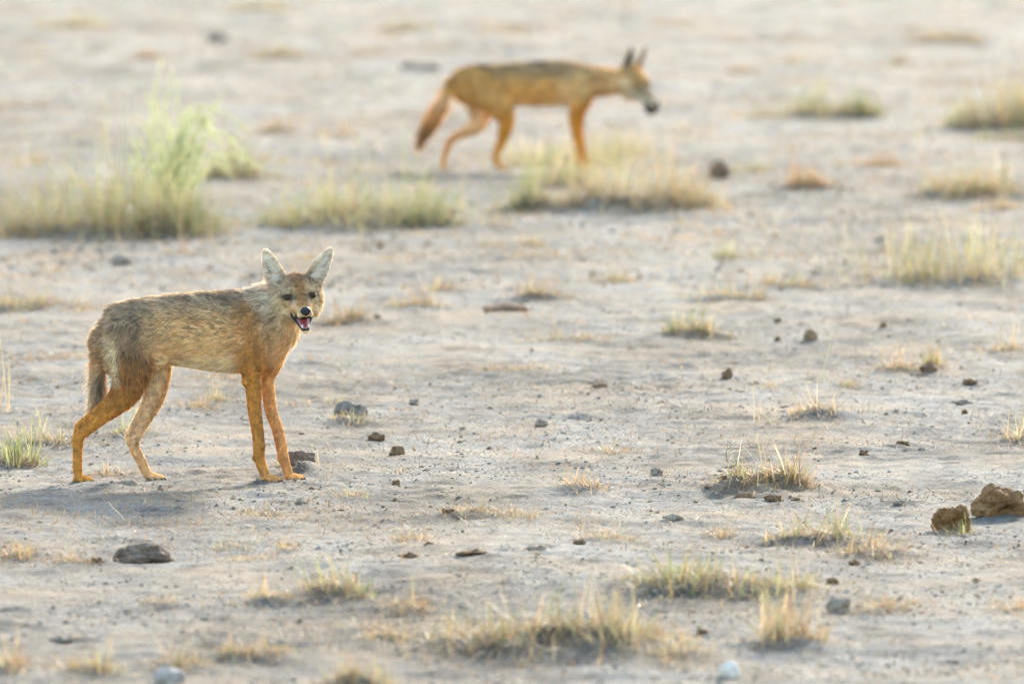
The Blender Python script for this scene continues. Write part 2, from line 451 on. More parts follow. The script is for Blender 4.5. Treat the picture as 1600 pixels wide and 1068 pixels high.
def gz(x, y, micro=True):
    x = np.atleast_1d(np.asarray(x, dtype=np.float64)); y = np.atleast_1d(np.asarray(y, dtype=np.float64))
    near = np.clip((400 - np.hypot(x, y)) / 300, 0.05, 1)
    z = 0.016 * n2(x, y * 0.8, 0.9, 11) + 0.010 * n2(x, y * 0.8, 2.6, 12) + 0.007 * n2(x, y, 7.0, 13) + np.clip((y - 34) / 20, 0, 1) * (y < 82) * (0.012 * n2(x, y * .6, 4.2, 18) + .007 * n2(x, y * .6, 9.5, 19))
    for (jx, jy), rx, ry in ((FRONT_JACKAL, .62, .5), (REAR_JACKAL, .75, .6)):
        q = ((x - jx) / rx) ** 2 + ((y - jy) / ry) ** 2
        z = z * (1 - np.exp(-q * q * 0.6))
    for mx, my, rx, ry, mh in MOUNDS:
        sel = (np.abs(x - mx) < 3 * rx) & (np.abs(y - my) < 3 * ry)
        if sel.any():
            q = ((x[sel] - mx) / rx) ** 2 + ((y[sel] - my) / ry) ** 2
            z[sel] += mh * np.exp(-q * 1.1) * (1 + 0.35 * n2(x[sel], y[sel], 14, 14))
    if micro:
        k = np.exp(-(np.maximum(y - 50, 0) / 30) ** 2) * (np.abs(x) < 5)
        rough = 0.6 + 0.6 * np.clip(n2(x, y, 1.4, 15) + .3, 0, 1)
        z = z + k * rough * (0.0055 * n2(x, y, 17, 16) + 0.0045 * n2(x, y, 40, 17))
    return z * near


def gz1(x, y):
    return float(gz([x], [y], False)[0])


# ---------------------------------------------------------------- ground: one sheet out to the horizon
def axis(*spans):
    v = []
    for a, b, step in spans:
        v += list(np.arange(a, b, step))
    return v
xs = axis((0, 1.7, 0.013), (1.7, 3.6, 0.035), (3.6, 8, 0.2))
g = 8.0
while g < 2500:
    xs.append(g); g *= 1.35
xs = np.array(sorted(set([-v for v in xs] + xs)))
ys = axis((-30, 16, 2.0), (16, 19.5, .1), (19.5, 34, 0.02), (34, 48, 0.035), (48, 80, 0.08))
g = 80.0
while g < 4000:
    ys.append(g); g *= 1.2
ys = np.array(ys)
GX, GY = np.meshgrid(xs, ys)
gx, gy = GX.ravel(), GY.ravel()
V = np.stack([gx, gy, gz(gx, gy)], 1)
nx, ny = len(xs), len(ys)
idx = np.arange(nx * ny).reshape(ny, nx)
Q = np.stack([idx[:-1, :-1], idx[:-1, 1:], idx[1:, 1:], idx[1:, :-1]], -1).reshape(-1, 4)
ground = link('ground', mk_mesh('ground', V, Q), M_SOIL)
ground['kind'] = 'structure'
ground['label'] = 'pale grey dry bare soil of the open plain'

# ---------------------------------------------------------------- grass
GREEN = np.array([[.21, .25, .075], [.27, .31, .11], [.15, .20, .05], [.34, .36, .17]])
STRAW = np.array([[.48, .37, .21], [.40, .29, .15], [.56, .47, .31], [.32, .24, .14]])
RUST = np.array([[.46, .25, .10], [.36, .19, .08], [.52, .32, .15], [.26, .14, .07]])


def pick(mixc, n, rng):
    k = rng.choice(3, n, p=np.array(mixc) / sum(mixc))
    j = rng.integers(0, 4, n)
    c = np.where((k == 0)[:, None], GREEN[j], np.where((k == 1)[:, None], STRAW[j], RUST[j]))
    return c * rng.uniform(.55, 1.12, (n, 1))


def blades(x, y, z, L, lean, az, wid, curl, col, colb, rng, K=4):
    n = len(x)
    t = np.linspace(0, 1, K)
    ang = lean[:, None] + curl[:, None] * t[None]                       # angle from vertical along the blade
    ds = (L / (K - 1))[:, None]
    r = np.concatenate([np.zeros((n, 1)), np.cumsum(np.sin(ang[:, 1:]) * ds, 1)], 1)
    h = np.concatenate([np.zeros((n, 1)), np.cumsum(np.cos(ang[:, 1:]) * ds, 1)], 1)
    C = np.stack([x[:, None] + r * np.cos(az)[:, None], y[:, None] + r * np.sin(az)[:, None], z[:, None] + h], -1)
    C[..., 2] = np.maximum(C[..., 2], z[:, None] - 0.004 + 0.008 * rng.random((n, 1)))
    wa = az + math.pi / 2 + rng.uniform(-.9, .9, n)
    W = np.stack([np.cos(wa), np.sin(wa), rng.uniform(-.3, .3, n)], 1) * wid[:, None] * .5
    prof = np.interp(t, [0, .35, .75, 1], [.8, 1, .7, .08])
    V, T = ribbons(C, W, prof)
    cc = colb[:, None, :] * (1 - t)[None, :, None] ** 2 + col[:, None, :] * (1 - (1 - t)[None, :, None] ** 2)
    return V, T, np.repeat(cc, 2, axis=1).reshape(-1, 3)


def join(parts):
    Vs, Ts, Cs, b = [], [], [], 0
    for V, T, C in parts:
        Vs.append(V); Ts.append(T + b); Cs.append(C); b += len(V)
    return np.concatenate(Vs), np.concatenate(Ts), np.concatenate(Cs)


def tuft_geometry(x0, y0, wm, hm, ry, mixc, dens, style, seed):
    rng = np.random.default_rng(seed)
    rx = wm * .5
    area = wm * ry * 2
    n = int(np.clip(dens * (150 + 3300 * area), 24, 2000))
    if style == 'stems' and dens < .3:
        n = max(5, int(30 * dens))
    # uneven clusters
    nc = max(2, int(3 + wm * 13))
    ccx = rng.uniform(-1, 1, nc) * .9; ccy = rng.uniform(-1, 1, nc) * .8
    ch = rng.uniform(.25, 1.0, nc); ch[rng.integers(nc)] = 1.15
    k = rng.integers(0, nc, n)
    sp = .11 + .22 / math.sqrt(nc)
    u = ccx[k] + rng.normal(0, sp, n); v = ccy[k] + rng.normal(0, sp * 1.2, n)
    loose = rng.random(n) < .32
    u = np.where(loose, rng.normal(0, .75, n), u); v = np.where(loose, rng.normal(0, .95, n), v)
    edge = np.clip(1.15 - .55 * (u * u + .5 * v * v), .25, 1.1)
    x = x0 + u * rx; y = y0 + v * ry
    L = hm * ch[k] * edge * (.35 + .95 * rng.random(n) ** 1.8)
    L = np.maximum(L, .012)
    az = np.arctan2((v - ccy[k]) + rng.normal(0, .45, n), (u - ccx[k]) + rng.normal(0, .45, n))
    if style == 'mat':
        lean = np.abs(rng.normal(.6, .45, n)); curl = rng.normal(.5, .5, n); L *= 1.3
    elif style == 'wispy':
        lean = np.abs(rng.normal(.15, .22, n)); curl = rng.normal(.35, .4, n)
        L = hm * (.4 + .6 * ch[k]) * rng.uniform(.15, 1.05, n) ** 1.3
    elif style == 'stems' and dens < .3:
        lean = np.abs(rng.normal(.15, .2, n)); curl = rng.normal(.15, .3, n); L = hm * rng.uniform(.5, 1.2, n)
    else:
        lean = np.abs(rng.normal(.35, .35, n)); curl = rng.normal(.45, .45, n); L *= 1.3
    dist = y0 / 27
    wid = rng.uniform(.0012, .0029, n) * (1 + .35 * (dist - 1)) * np.clip(hm / .05, .6, 1.4) * (.8 if style == 'wispy' else 1)
    z = gz(x, y, False) - .003
    col = pick(mixc, n, rng)
    # clusters lean to one colour
    lean_c = pick(mixc, nc, rng)
    col = (col * .6 + lean_c[k] * .4) * rng.uniform(.75, 1.2, nc)[k][:, None]
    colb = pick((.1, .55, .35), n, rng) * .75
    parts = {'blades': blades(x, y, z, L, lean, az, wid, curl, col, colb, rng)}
    # flat dead thatch at the base
    m = int(n * (.5 if style != 'wispy' else .3)) + 6
    tx = x0 + rng.normal(0, .45, m) * rx; ty = y0 + rng.normal(0, .45, m) * ry
    parts['dead_thatch'] = (blades(tx, ty, gz(tx, ty, False), rng.uniform(.4, 1.3, m) * min(.07, .6 * hm + .02), rng.uniform(1.1, 1.6, m), rng.uniform(0, 6.28, m),
                        rng.uniform(.0015, .003, m), rng.normal(0, .25, m), pick((.03, .6, .37), m, rng), pick((0, .5, .5), m, rng) * .8, rng, 3))
    if style in ('stems', 'wispy'):
        m = 7 if style == 'stems' else int(16 + 60 * area)
        if style == 'stems' and dens < .3: m = 2
        sx = x0 + rng.uniform(-.9, .9, m) * rx; sy = y0 + rng.uniform(-.9, .9, m) * ry
        parts['stalks'] = (blades(sx, sy, gz(sx, sy, False), hm * rng.uniform(1.0, 1.9, m) * (1 if style == 'stems' else .62), np.abs(rng.normal(.1, .18, m)), rng.uniform(0, 6.28, m),
                            np.full(m, .0016) * dist, rng.normal(.25, .35, m), pick((.05, .95, 0), m, rng) * 1.15, pick((.2, .8, 0), m, rng), rng, 5))
    return parts


SMALL_DRY = ('small dry straw-coloured grass tuft low on bare soil', 'small dry grass tufts on bare soil')
SMALL_GREEN = ('small green-tinged grass tuft low on bare soil', 'small green-tinged grass tufts on bare soil')
SMALL_RUST = ('small orange-brown dead grass tuft low on bare soil', 'small orange dead grass tufts on bare soil')
for i, ((px, py, w, h, mixc, mound, dens, style, lab), (x0, y0, wm, hm, ry)) in enumerate(zip(TUFTS, TPOS)):
    parts = tuft_geometry(x0, y0, wm, hm, ry, mixc, dens, style, 100 + i)
    zb = gz1(x0, y0)
    nm = 'grass_clump' if wm > .28 else 'grass_tuft'
    if style == 'stems' and dens < .3: nm = 'grass_stalks'
    o = link(nm, None, loc=(x0, y0, zb))
    for pn, (V, T, C) in parts.items():
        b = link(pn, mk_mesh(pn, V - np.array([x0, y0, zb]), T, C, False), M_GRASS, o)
        b['kind'] = 'stuff'
    if lab:
        tag(o, lab, 'grass')
    elif style == 'stems':
        tag(o, 'few thin bleached grass stalks standing on bare soil', 'grass', 'bleached grass stalks')
    else:
        lg = SMALL_GREEN if mixc[0] >= .3 else (SMALL_RUST if mixc[2] >= .4 else SMALL_DRY)
        tag(o, lg[0], 'grass', lg[1])


# the tall feathery plant
def feathery_plant():
    rng = np.random.default_rng(55)
    bx, by = ground_at(262, 335, .02)
    s = F_PX / by
    bz = gz1(bx, by)
    root = link('feathery_plant', None, loc=(bx, by, bz))
    tag(root, 'tall pale green feathery plant with soft drooping plumes', 'plant')
    # stems end at these photograph pixels: (x, y), droop point
    tips = [(252, 92), (272, 105), (278, 120), (232, 140), (246, 150), (300, 160), (352, 140), (262, 170), (228, 185), (312, 190),
            (285, 200), (395, 205), (412, 262), (250, 215), (335, 215), (270, 235), (220, 215), (300, 240), (240, 250), (380, 235)]
    tips += [(272 + rng.normal(0, 42), 335 - rng.uniform(60, 175)) for _ in range(30)]
    for j, (tx, ty) in enumerate(tips):
        ex, ez = (tx - 262) / s, (335 - ty) / s
        ey = rng.uniform(-.12, .12)
        t = np.linspace(0, 1, 9)
        bow = .10 * ex
        cx = ex * t ** (1.5 if abs(ex) > .05 else 1) + rng.normal(0, .015) * np.sin(t * 3.1)
        czz = ez * (t if ty < 200 or abs(ex) < .15 else np.sin(t * 2.3) / np.sin(2.3) )
        cy = ey * t
        sx0, sy0 = rng.normal(0, .03), rng.normal(0, .03)
        P = np.stack([cx + sx0 * (1 - t), cy + sy0 * (1 - t), czz], 1)
        W = np.array([[.0022, .001, 0]])
        V1, T1 = ribbons(P[None], W, np.linspace(1.2, .4, 9))
        C1 = np.tile(np.array([[.34, .37, .17]]), (len(V1), 1))
        st = link('stem', mk_mesh('stem', V1, T1, C1, False), M_GRASS, root)
        # leaflets and plume hairs along the upper stem
        m = 170
        tt = rng.beta(2.2, 1.1, m)
        C0 = np.stack([np.interp(tt, t, P[:, a]) for a in range(3)], 1)
        ax = unit(np.stack([np.interp(np.minimum(tt + .1, 1), t, P[:, a]) - np.interp(tt - .08, t, P[:, a]) for a in range(3)], 1))
        d = unit(rng.normal(0, 1, (m, 3)) * .75 + ax * .9)
        L = rng.uniform(.010, .030, m) * (1.15 - .5 * tt)
        CC = C0[:, None, :] + d[:, None, :] * (L[:, None] * np.array([0, .5, 1]))[..., None]
        CC[:, 2, 2] -= .15 * L
        Wd = unit(np.cross(d, rng.normal(0, 1, (m, 3)))) * rng.uniform(.0008, .0018, (m, 1))
        V2, T2 = ribbons(CC, Wd, [.7, 1, .1])
        col = np.array([[.41, .425, .22]]) * rng.uniform(.7, 1.3, (m, 1)) + rng.uniform(0, .08, (m, 1)) * np.array([[1, .9, .3]])
        lf = link('plume', mk_mesh('plume', V2, T2, np.repeat(col, 6, 0), False), M_GRASS, st)
        lf['kind'] = 'stuff'
feathery_plant()


# ---------------------------------------------------------------- clods, dung, stones
def ico(sub):
    import bmesh
    bm = bmesh.new()
    bmesh.ops.create_icosphere(bm, subdivisions=sub, radius=1)
    V = np.array([v.co[:] for v in bm.verts]); T = np.array([[v.index for v in f.verts] for f in bm.faces])
    bm.free()
    return V, T
ICO4, ICO3, ICO2, ICO1 = ico(5), ico(4), ico(3), ico(1)


def clod_mesh(rx, ry, rz, seed, rough=.35, base=ICO3, cavity=None, col=((.16, .10, .055), (.30, .22, .15))):
    V, T = base
    rng = np.random.default_rng(seed)
    off = rng.uniform(0, 50, 3)
    r = 1 + rough * .8 * fbm(V * 1.5 + off, 4, 3) + rough * .25 * fbm(V * 7 + off, 2, 5)
    P = V * r[:, None]
    P = P * np.array([rx, ry, rz])
    if cavity is not None:
        (dx, dy, dz), rad, dep = cavity
        d = unit(np.array([dx, dy, dz], float)); q = 1 - V @ d
        P = P * (1 - dep * np.exp(-(q / rad) ** 2))[:, None]
    lo = -rz * .55
    P[:, 2] = np.where(P[:, 2] < lo, lo + (P[:, 2] - lo) * .2, P[:, 2])
    P[:, 2] -= lo
    f = np.clip(.5 + .6 * fbm(V * 2.5 + off + 9, 3, 8), 0, 1)[:, None]
    C = np.array(col[0]) * (1 - f) + np.array(col[1]) * f
    return mk_mesh('clod', P, T, C)


def put(name, px, py, w, h, label, cat, seed, group=None, mat=None, depth=.8, **kw):
    x0, y0 = ground_at(px, py, 0)
    zz = gz1(x0, y0)
    x0, y0 = ground_at(px, py, zz)
    zz = gz1(x0, y0)
    s = F_PX / y0
    rx = w / s * .5; rz = h / s / 1.5
    o = link(name, clod_mesh(rx, rx * depth, rz, seed, **kw), mat or M_DUNG, loc=(x0, y0, zz - .10 * rz))
    return tag(o, label, cat, group)


put('dung_clod', 1560, 800, 80, 46, 'large brown crusty dung clod with a dark hollow under one side', 'dung', 1, base=ICO4, rough=.33,
    cavity=((.42, -.8, -.42), .10, .75), col=((.135, .066, .024), (.25, .145, .066)))
put('dung_clod', 1488, 830, 54, 38, 'smaller pitted brown dung clod with green blades sprouting before it', 'dung', 2, base=ICO4, rough=.36,
    cavity=((.25, -.9, .1), .06, .6), col=((.13, .060, .021), (.24, .135, .058)))


def dung_pile():
    x0, y0 = ground_at(222, 876, 0)
    zb = gz1(x0, y0)
    x0, y0 = ground_at(222, 876, zb)
    s = F_PX / y0
    root = link('dung_pile', None, loc=(x0, y0, zb - .004))
    tag(root, 'grey-brown flat layered dung pile on bare soil in front of the watching jackal', 'dung')
    # overlapping rolled lobes: (x px, z px, y m, rx, rz, ry m, tilt)
    lobes = [(2, 20, .01, 34, 15, .036, .05), (-26, 12, -.005, 18, 13, .03, -.25), (-8, 8, -.028, 30, 8, .022, .06),
             (22, 12, -.012, 24, 11, .03, -.15), (34, 9, -.018, 10, 8, .014, .3), (-36, 8, .0, 9, 10, .02, .4), (6, 28, .0, 22, 8, .025, .0), (36, 14, .01, 9, 7, .02, -.2)]
    V, T = ICO3
    for k, (a, c, yy, rx, rz, ry, tl) in enumerate(lobes):
        off = 7.7 * k
        r = 1 + .16 * fbm(V * 1.6 + off, 4, 3) + .07 * fbm(V * 6 + off, 2, 4)
        P = V * r[:, None] * np.array([rx / s, ry, rz / s])
        ct, stt = math.cos(tl), math.sin(tl)
        P = np.stack([P[:, 0] * ct - P[:, 2] * stt, P[:, 1], P[:, 0] * stt + P[:, 2] * ct], 1) + np.array([a / s, yy, c / s * .85])
        P[:, 2] = np.maximum(P[:, 2], -.004)
        f = np.clip(.5 + .6 * fbm(V * 2.5 + off, 3, 8), 0, 1)[:, None]
        C = np.array([.10, .07, .046]) * (1 - f) + np.array([.20, .15, .105]) * f
        link('lobe', mk_mesh('lobe', P, T, C), M_DUNG, root)
dung_pile()

DARK = ((.11, .065, .035), (.22, .135, .07))
BROWN = ((.15, .09, .045), (.30, .20, .11))
put('dung_ball', 1266, 532, 22, 19, 'round brown dung ball alone on bare grey soil', 'dung', 5, rough=.12, col=BROWN)
put('earth_clod', 790, 486, 62, 16, 'long flat brown earth clod in front of a dry tuft', 'clod', 6, rough=.4, col=((.17, .10, .06), (.30, .20, .13)))
put('earth_clod', 1123, 280, 30, 30, 'dark upright brown clod beside a short green tuft', 'clod', 7, rough=.25, col=((.12, .07, .045), (.22, .14, .09)))
put('earth_clod', 472, 735, 46, 28, 'dark grey earth heap right behind the front paws of the watching jackal', 'clod', 8, rough=.4, col=((.12, .09, .062), (.19, .145, .105)))
put('earth_clod', 340, 62, 32, 15, 'small dark clod far behind the walking jackal on pale ground', 'clod', 9, rough=.35, col=((.20, .15, .11), (.28, .22, .16)))
put('earth_clod', 655, 112, 62, 12, 'dark earth clod on far ground behind the rump of the walking jackal', 'clod', 10, rough=.4, col=((.17, .13, .09), (.25, .20, .145)))
put('earth_clod', 545, 648, 46, 22, 'dark grey earth crust beneath the withered twiggy tuft', 'clod', 12, rough=.4, col=((.15, .12, .09), (.22, .185, .15)))
put('stone', 1140, 1056, 34, 24, 'rounded whitish stone on soil in front of the grass ridge', 'stone', 13, mat=M_STONE, rough=.15, col=((.48, .42, .33), (.60, .53, .43)))
put('stone', 260, 1066, 48, 24, 'flat grey stone among dry tufts', 'stone', 14, mat=M_STONE, rough=.3, col=((.24, .205, .17), (.33, .29, .245)))
put('stone', 1225, 735, 16, 9, 'small pale grey pebble beside the crisp mound tuft', 'stone', 15, mat=M_STONE, rough=.15, col=((.36, .335, .30), (.46, .43, .39)))
for k, (px, py, w, h, dk) in enumerate([
        (1137, 590, 16, 12, 1), (1452, 577, 22, 13, 1), (845, 666, 19, 11, 0), (590, 691, 22, 11, 1), (618, 713, 25, 13, 1), (647, 632, 15, 9, 0),
        (1052, 812, 30, 11, 0), (938, 606, 17, 7, 1), (1025, 744, 18, 12, 0), (1515, 604, 20, 9, 1), (1404, 785, 16, 8, 0), (1440, 706, 12, 7, 0),
        (1350, 710, 14, 8, 1), (1412, 698, 18, 6, 1), (594, 387, 12, 7, 1), (1507, 648, 9, 8, 1), (1215, 533, 9, 8, 1), (1215, 505, 10, 8, 1),
        (1380, 512, 12, 8, 1), (618, 758, 14, 9, 1), (840, 862, 30, 10, 0), (905, 850, 18, 7, 1), (640, 870, 30, 8, 1), (740, 866, 40, 8, 1), (670, 852, 14, 6, 1),
        (1335, 880, 14, 8, 1), (1300, 912, 22, 10, 1), (1310, 955, 44, 22, 0), (1097, 990, 22, 6, 1), (1525, 910, 14, 6, 1), (150, 880, 26, 9, 1),
        (190, 415, 36, 12, 0), (1165, 772, 24, 9, 1), (1210, 775, 28, 9, 1), (1245, 765, 18, 8, 1), (1130, 762, 14, 6, 1), (590, 496, 9, 8, 1),
        (1505, 632, 26, 9, 0), (470, 788, 18, 9, 0), (700, 806, 16, 7, 1), (250, 772, 12, 6, 1), (280, 790, 12, 6, 0), (205, 758, 24, 9, 0), (100, 1000, 40, 8, 0)]):
    put('dung_pellet', px, py, w, h, 'small dark brown dung crumb lying on bare soil' if dk else 'small grey-brown earth crumb lying on bare soil',
        'dung' if dk else 'clod', 30 + k, 'small dark dung crumbs' if dk else 'small grey-brown earth crumbs', base=ICO2, rough=.6,
        col=DARK if dk else ((.19, .145, .10), (.31, .245, .18)))
    if not dk:
        bpy.context.scene.collection.objects[-1].name = 'earth_crumb'


# a bent twig at the mound tuft, the bleached stalks that stand alone
def twig(pts, rad, label, name, col, mat):
    base = None
    P = []
    for px, py, hz in pts:
        x0, y0 = ground_at(px, py, 0) if base is None else base
        if base is None:
            zz = gz1(x0, y0); base = ground_at(px, py, zz + hz); bz = gz1(*base)
            s = F_PX / base[1]; ref = (px, py)
        P.append(((px - ref[0]) / s, hz * .3, (ref[1] - py) / s + pts[0][2]))
    P = np.array(P)
    t = np.linspace(0, 1, len(P)); tt = np.linspace(0, 1, 14)
    C = np.stack([np.interp(tt, t, P[:, a]) for a in range(3)], 1)
    ring = np.arange(6) / 6 * 2 * math.pi
    tan = unit(np.gradient(C, axis=0)); s1 = unit(np.cross(tan, np.array([0.0, 1, 0.1]))); s2 = np.cross(tan, s1)
    rr = rad * np.linspace(1, .45, 14)
    V = C[:, None, :] + rr[:, None, None] * (np.cos(ring)[None, :, None] * s1[:, None, :] + np.sin(ring)[None, :, None] * s2[:, None, :])
    V = V.reshape(-1, 3)
    T = []
    for i in range(13):
        for j in range(6):
            a, b = i * 6 + j, i * 6 + (j + 1) % 6
            T += [[a, b, b + 6], [a, b + 6, a + 6]]
    o = link(name, mk_mesh(name, V, np.array(T), np.tile(col, (len(V), 1))), mat, loc=(base[0], base[1], bz))
    return tag(o, label, 'twig')
twig([(1150, 728, .005), (1135, 731, 0), (1118, 735, 0), (1106, 737, 0), (1096, 741, 0)], .0022, 'thin dark twig lying out from the crisp mound tuft', 'twig', (.16, .12, .08), M_CRUMB)
twig([(1140, 727, .004), (1136, 722, .0), (1134, 711, .0), (1136, 704, .0), (1142, 700, 0)], .0014, 'thin dark curled stalk arching up beside the crisp mound tuft', 'twig', (.20, .17, .10), M_CRUMB)
twig([(1299, 607, 0), (1293, 592, 0), (1287, 580, 0)], .002, 'short bleached stalk leaning against a taller one', 'grass_stalk', (.62, .52, .32), M_STRAW)
twig([(1284, 598, 0), (1288, 572, 0), (1294, 548, 0), (1296, 536, 0)], .002, 'tall bleached stalk standing upright on bare soil', 'grass_stalk', (.66, .58, .38), M_STRAW)
twig([(1209, 664, 0), (1200, 655, 0), (1188, 645, 0), (1172, 633, 0)], .002, 'pale bleached stalk slanting over bare soil past the crisp mound tuft', 'grass_stalk', (.62, .52, .32), M_STRAW)
twig([(196, 817, 0), (186, 805, 0), (175, 795, 0), (170, 787, 0)], .0018, 'pale bleached stalk lying on soil in the shadow of the watching jackal', 'grass_stalk', (.62, .53, .36), M_STRAW)

# ---------------------------------------------------------------- ground litter: what nobody could count
def scatter(n, y0, y1, rng, margin=1.2, power=1.0):
    y = 1 / (1 / y1 + (1 / y0 - 1 / y1) * rng.random(n) ** power)
    x = rng.uniform(-1, 1, n) * (.046 * y + margin)
    return x, y


def crumbs(n, y0, y1, smin, smax, seed, pal):
    rng = np.random.default_rng(seed)
    x, y = scatter(n * 2, y0, y1, rng)
    keep = n2(x, y, 1.7, 21) + .7 * n2(x, y, 6, 22) + rng.normal(0, .45, len(x)) > 0
    x, y = x[keep], y[keep]; n = len(x)
    s = smin + (smax - smin) * rng.random(n) ** 9
    V0 = np.array([[1, 0, 0], [-1, 0, 0], [0, 1, 0], [0, -1, 0], [0, 0, 1], [0, 0, -1.0]])
    T0 = np.array([[0, 2, 4], [2, 1, 4], [1, 3, 4], [3, 0, 4], [2, 0, 5], [1, 2, 5], [3, 1, 5], [0, 3, 5]])
    nv = len(V0)
    d = V0[None] * (1 + rng.uniform(-.4, .35, (n, nv, 1)))
    sc = np.stack([s * rng.uniform(.7, 1.6, n), s * rng.uniform(.7, 1.6, n), s * rng.uniform(.4, .8, n)], 1)
    d = d * sc[:, None, :]
    a = rng.uniform(0, 6.28, n); ca, sa = np.cos(a)[:, None], np.sin(a)[:, None]
    d = np.stack([d[..., 0] * ca - d[..., 1] * sa, d[..., 0] * sa + d[..., 1] * ca, d[..., 2]], -1)
    V = d + np.stack([x, y, gz(x, y) + .2 * s], 1)[:, None, :]
    T = (T0[None] + (np.arange(n) * nv)[:, None, None]).reshape(-1, 3)
    pal = np.array(pal)
    C = pal[rng.integers(0, len(pal), n)] * rng.uniform(.8, 1.45, (n, 1))
    return V.reshape(-1, 3), T, np.repeat(C, nv, 0)


SOILP = [(.20, .17, .13), (.24, .205, .155), (.20, .155, .11), (.20, .13, .075), (.16, .095, .05), (.27, .235, .19), (.24, .20, .15), (.25, .215, .165), (.34, .255, .15), (.30, .205, .11)]
V, T, C = join([crumbs(62000, 19.5, 36, .0018, .0065, 1, SOILP), crumbs(20000, 36, 75, .004, .014, 2, SOILP)])
o = link('soil_crumbs', mk_mesh('soil_crumbs', V, T, C, False), M_CRUMB)
o['kind'] = 'stuff'; tag(o, 'fine grey and brown soil crumbs strewn over the bare ground', 'soil crumbs')


def straw(n, y0, y1, seed, lmin, lmax, wid):
    rng = np.random.default_rng(seed)
    x, y = scatter(n * 3, y0, y1, rng)
    keep = n2(x, y, 1.1, 31) + .9 * n2(x, y, 4.5, 32) + rng.normal(0, .35, len(x)) > .45
    x, y = x[keep], y[keep]; n = len(x)
    up = rng.random(n) < .16
    lean = np.where(up, np.abs(rng.normal(.5, .3, n)), rng.uniform(1.25, 1.6, n))
    return blades(x, y, gz(x, y) + .002, rng.uniform(lmin, lmax, n) * np.where(up, .6, 1), lean, rng.uniform(0, 6.28, n),
                  rng.uniform(.6, 1.3, n) * wid, rng.normal(0, .3, n), pick((.03, .55, .42), n, rng), pick((.0, .5, .5), n, rng) * .85, rng, 3)
def litter_round_tufts():
    rng = np.random.default_rng(66)
    out = []
    for (px, py, w, h, mixp, mound, dens, style, lab), (x0, y0, wm, hm, ry) in zip(TUFTS, TPOS):
        k = int(np.clip(60 * dens * (1 + 4 * wm), 15, 170))
        x = x0 + rng.normal(0, .55, k) * (wm * .6 + .03); y = y0 - .25 * ry + rng.normal(0, .9, k) * (ry + .05)
        out.append(blades(x, y, gz(x, y) + .002, rng.uniform(.01, .045, k) * (y0 / 27) ** .5, rng.uniform(1.2, 1.6, k), rng.uniform(0, 6.28, k),
                          rng.uniform(.0012, .0024, k) * y0 / 27, rng.normal(0, .3, k), pick((.02, .55, .43), k, rng), pick((0, .4, .6), k, rng) * .8, rng, 3))
    return out
V, T, C = join(litter_round_tufts() + [straw(34000, 19.5, 36, 3, .010, .05, .0020), straw(24000, 36, 75, 4, .02, .07, .0040)])
o = link('straw_litter', mk_mesh('straw_litter', V, T, C, False), M_STRAW)
o['kind'] = 'stuff'; tag(o, 'broken dry straw strewn over the bare ground', 'straw')

def sparse_grass():
    rng = np.random.default_rng(77)
    parts = []
    for y0, y1, m, hh in ((19.5, 36, 150, .020), (36, 80, 520, .034)):
        cx, cy = scatter(m, y0, y1, rng)
        for a, b in zip(cx, cy):
            k = int(rng.integers(14, 46)); r = rng.uniform(.02, .075) * (b / 27) ** .6
            mixp = [(.05, .5, .45), (.1, .65, .25), (.35, .5, .15), (.02, .3, .68)][rng.integers(4)]
            x = a + rng.normal(0, r, k); y = b + rng.normal(0, r * 1.6, k)
            parts.append(blades(x, y, gz(x, y, False), hh * rng.uniform(.35, 1.2, k), np.abs(rng.normal(.75, .4, k)), rng.uniform(0, 6.28, k),
                                rng.uniform(.0016, .003, k) * b / 27, rng.normal(.3, .4, k), pick(mixp, k, rng), pick((0, .5, .5), k, rng) * .8, rng, 3))
    V, T, C = join(parts)
    o = link('sparse_grass', mk_mesh('sparse_grass', V, T, C, False), M_GRASS)
    o['kind'] = 'stuff'; tag(o, 'sparse dead grass wisps dotted over the bare plain', 'grass')
sparse_grass()

# ---------------------------------------------------------------- jackals
def cr(P, n):
    """Catmull-Rom through the rows of P, n samples a span"""
    P = np.asarray(P, float)
    E = np.concatenate([[2 * P[0] - P[1]], P, [2 * P[-1] - P[-2]]])
    out = []
    for i in range(len(P) - 1):
        a, b, c, d = E[i:i + 4]
        for t in np.arange(n) / n:
            out.append(.5 * ((2 * b) + (c - a) * t + (2 * a - 5 * b + 4 * c - d) * t * t + (3 * b - a - 3 * c + d) * t ** 3))
    out.append(P[-1])
    return np.array(out)


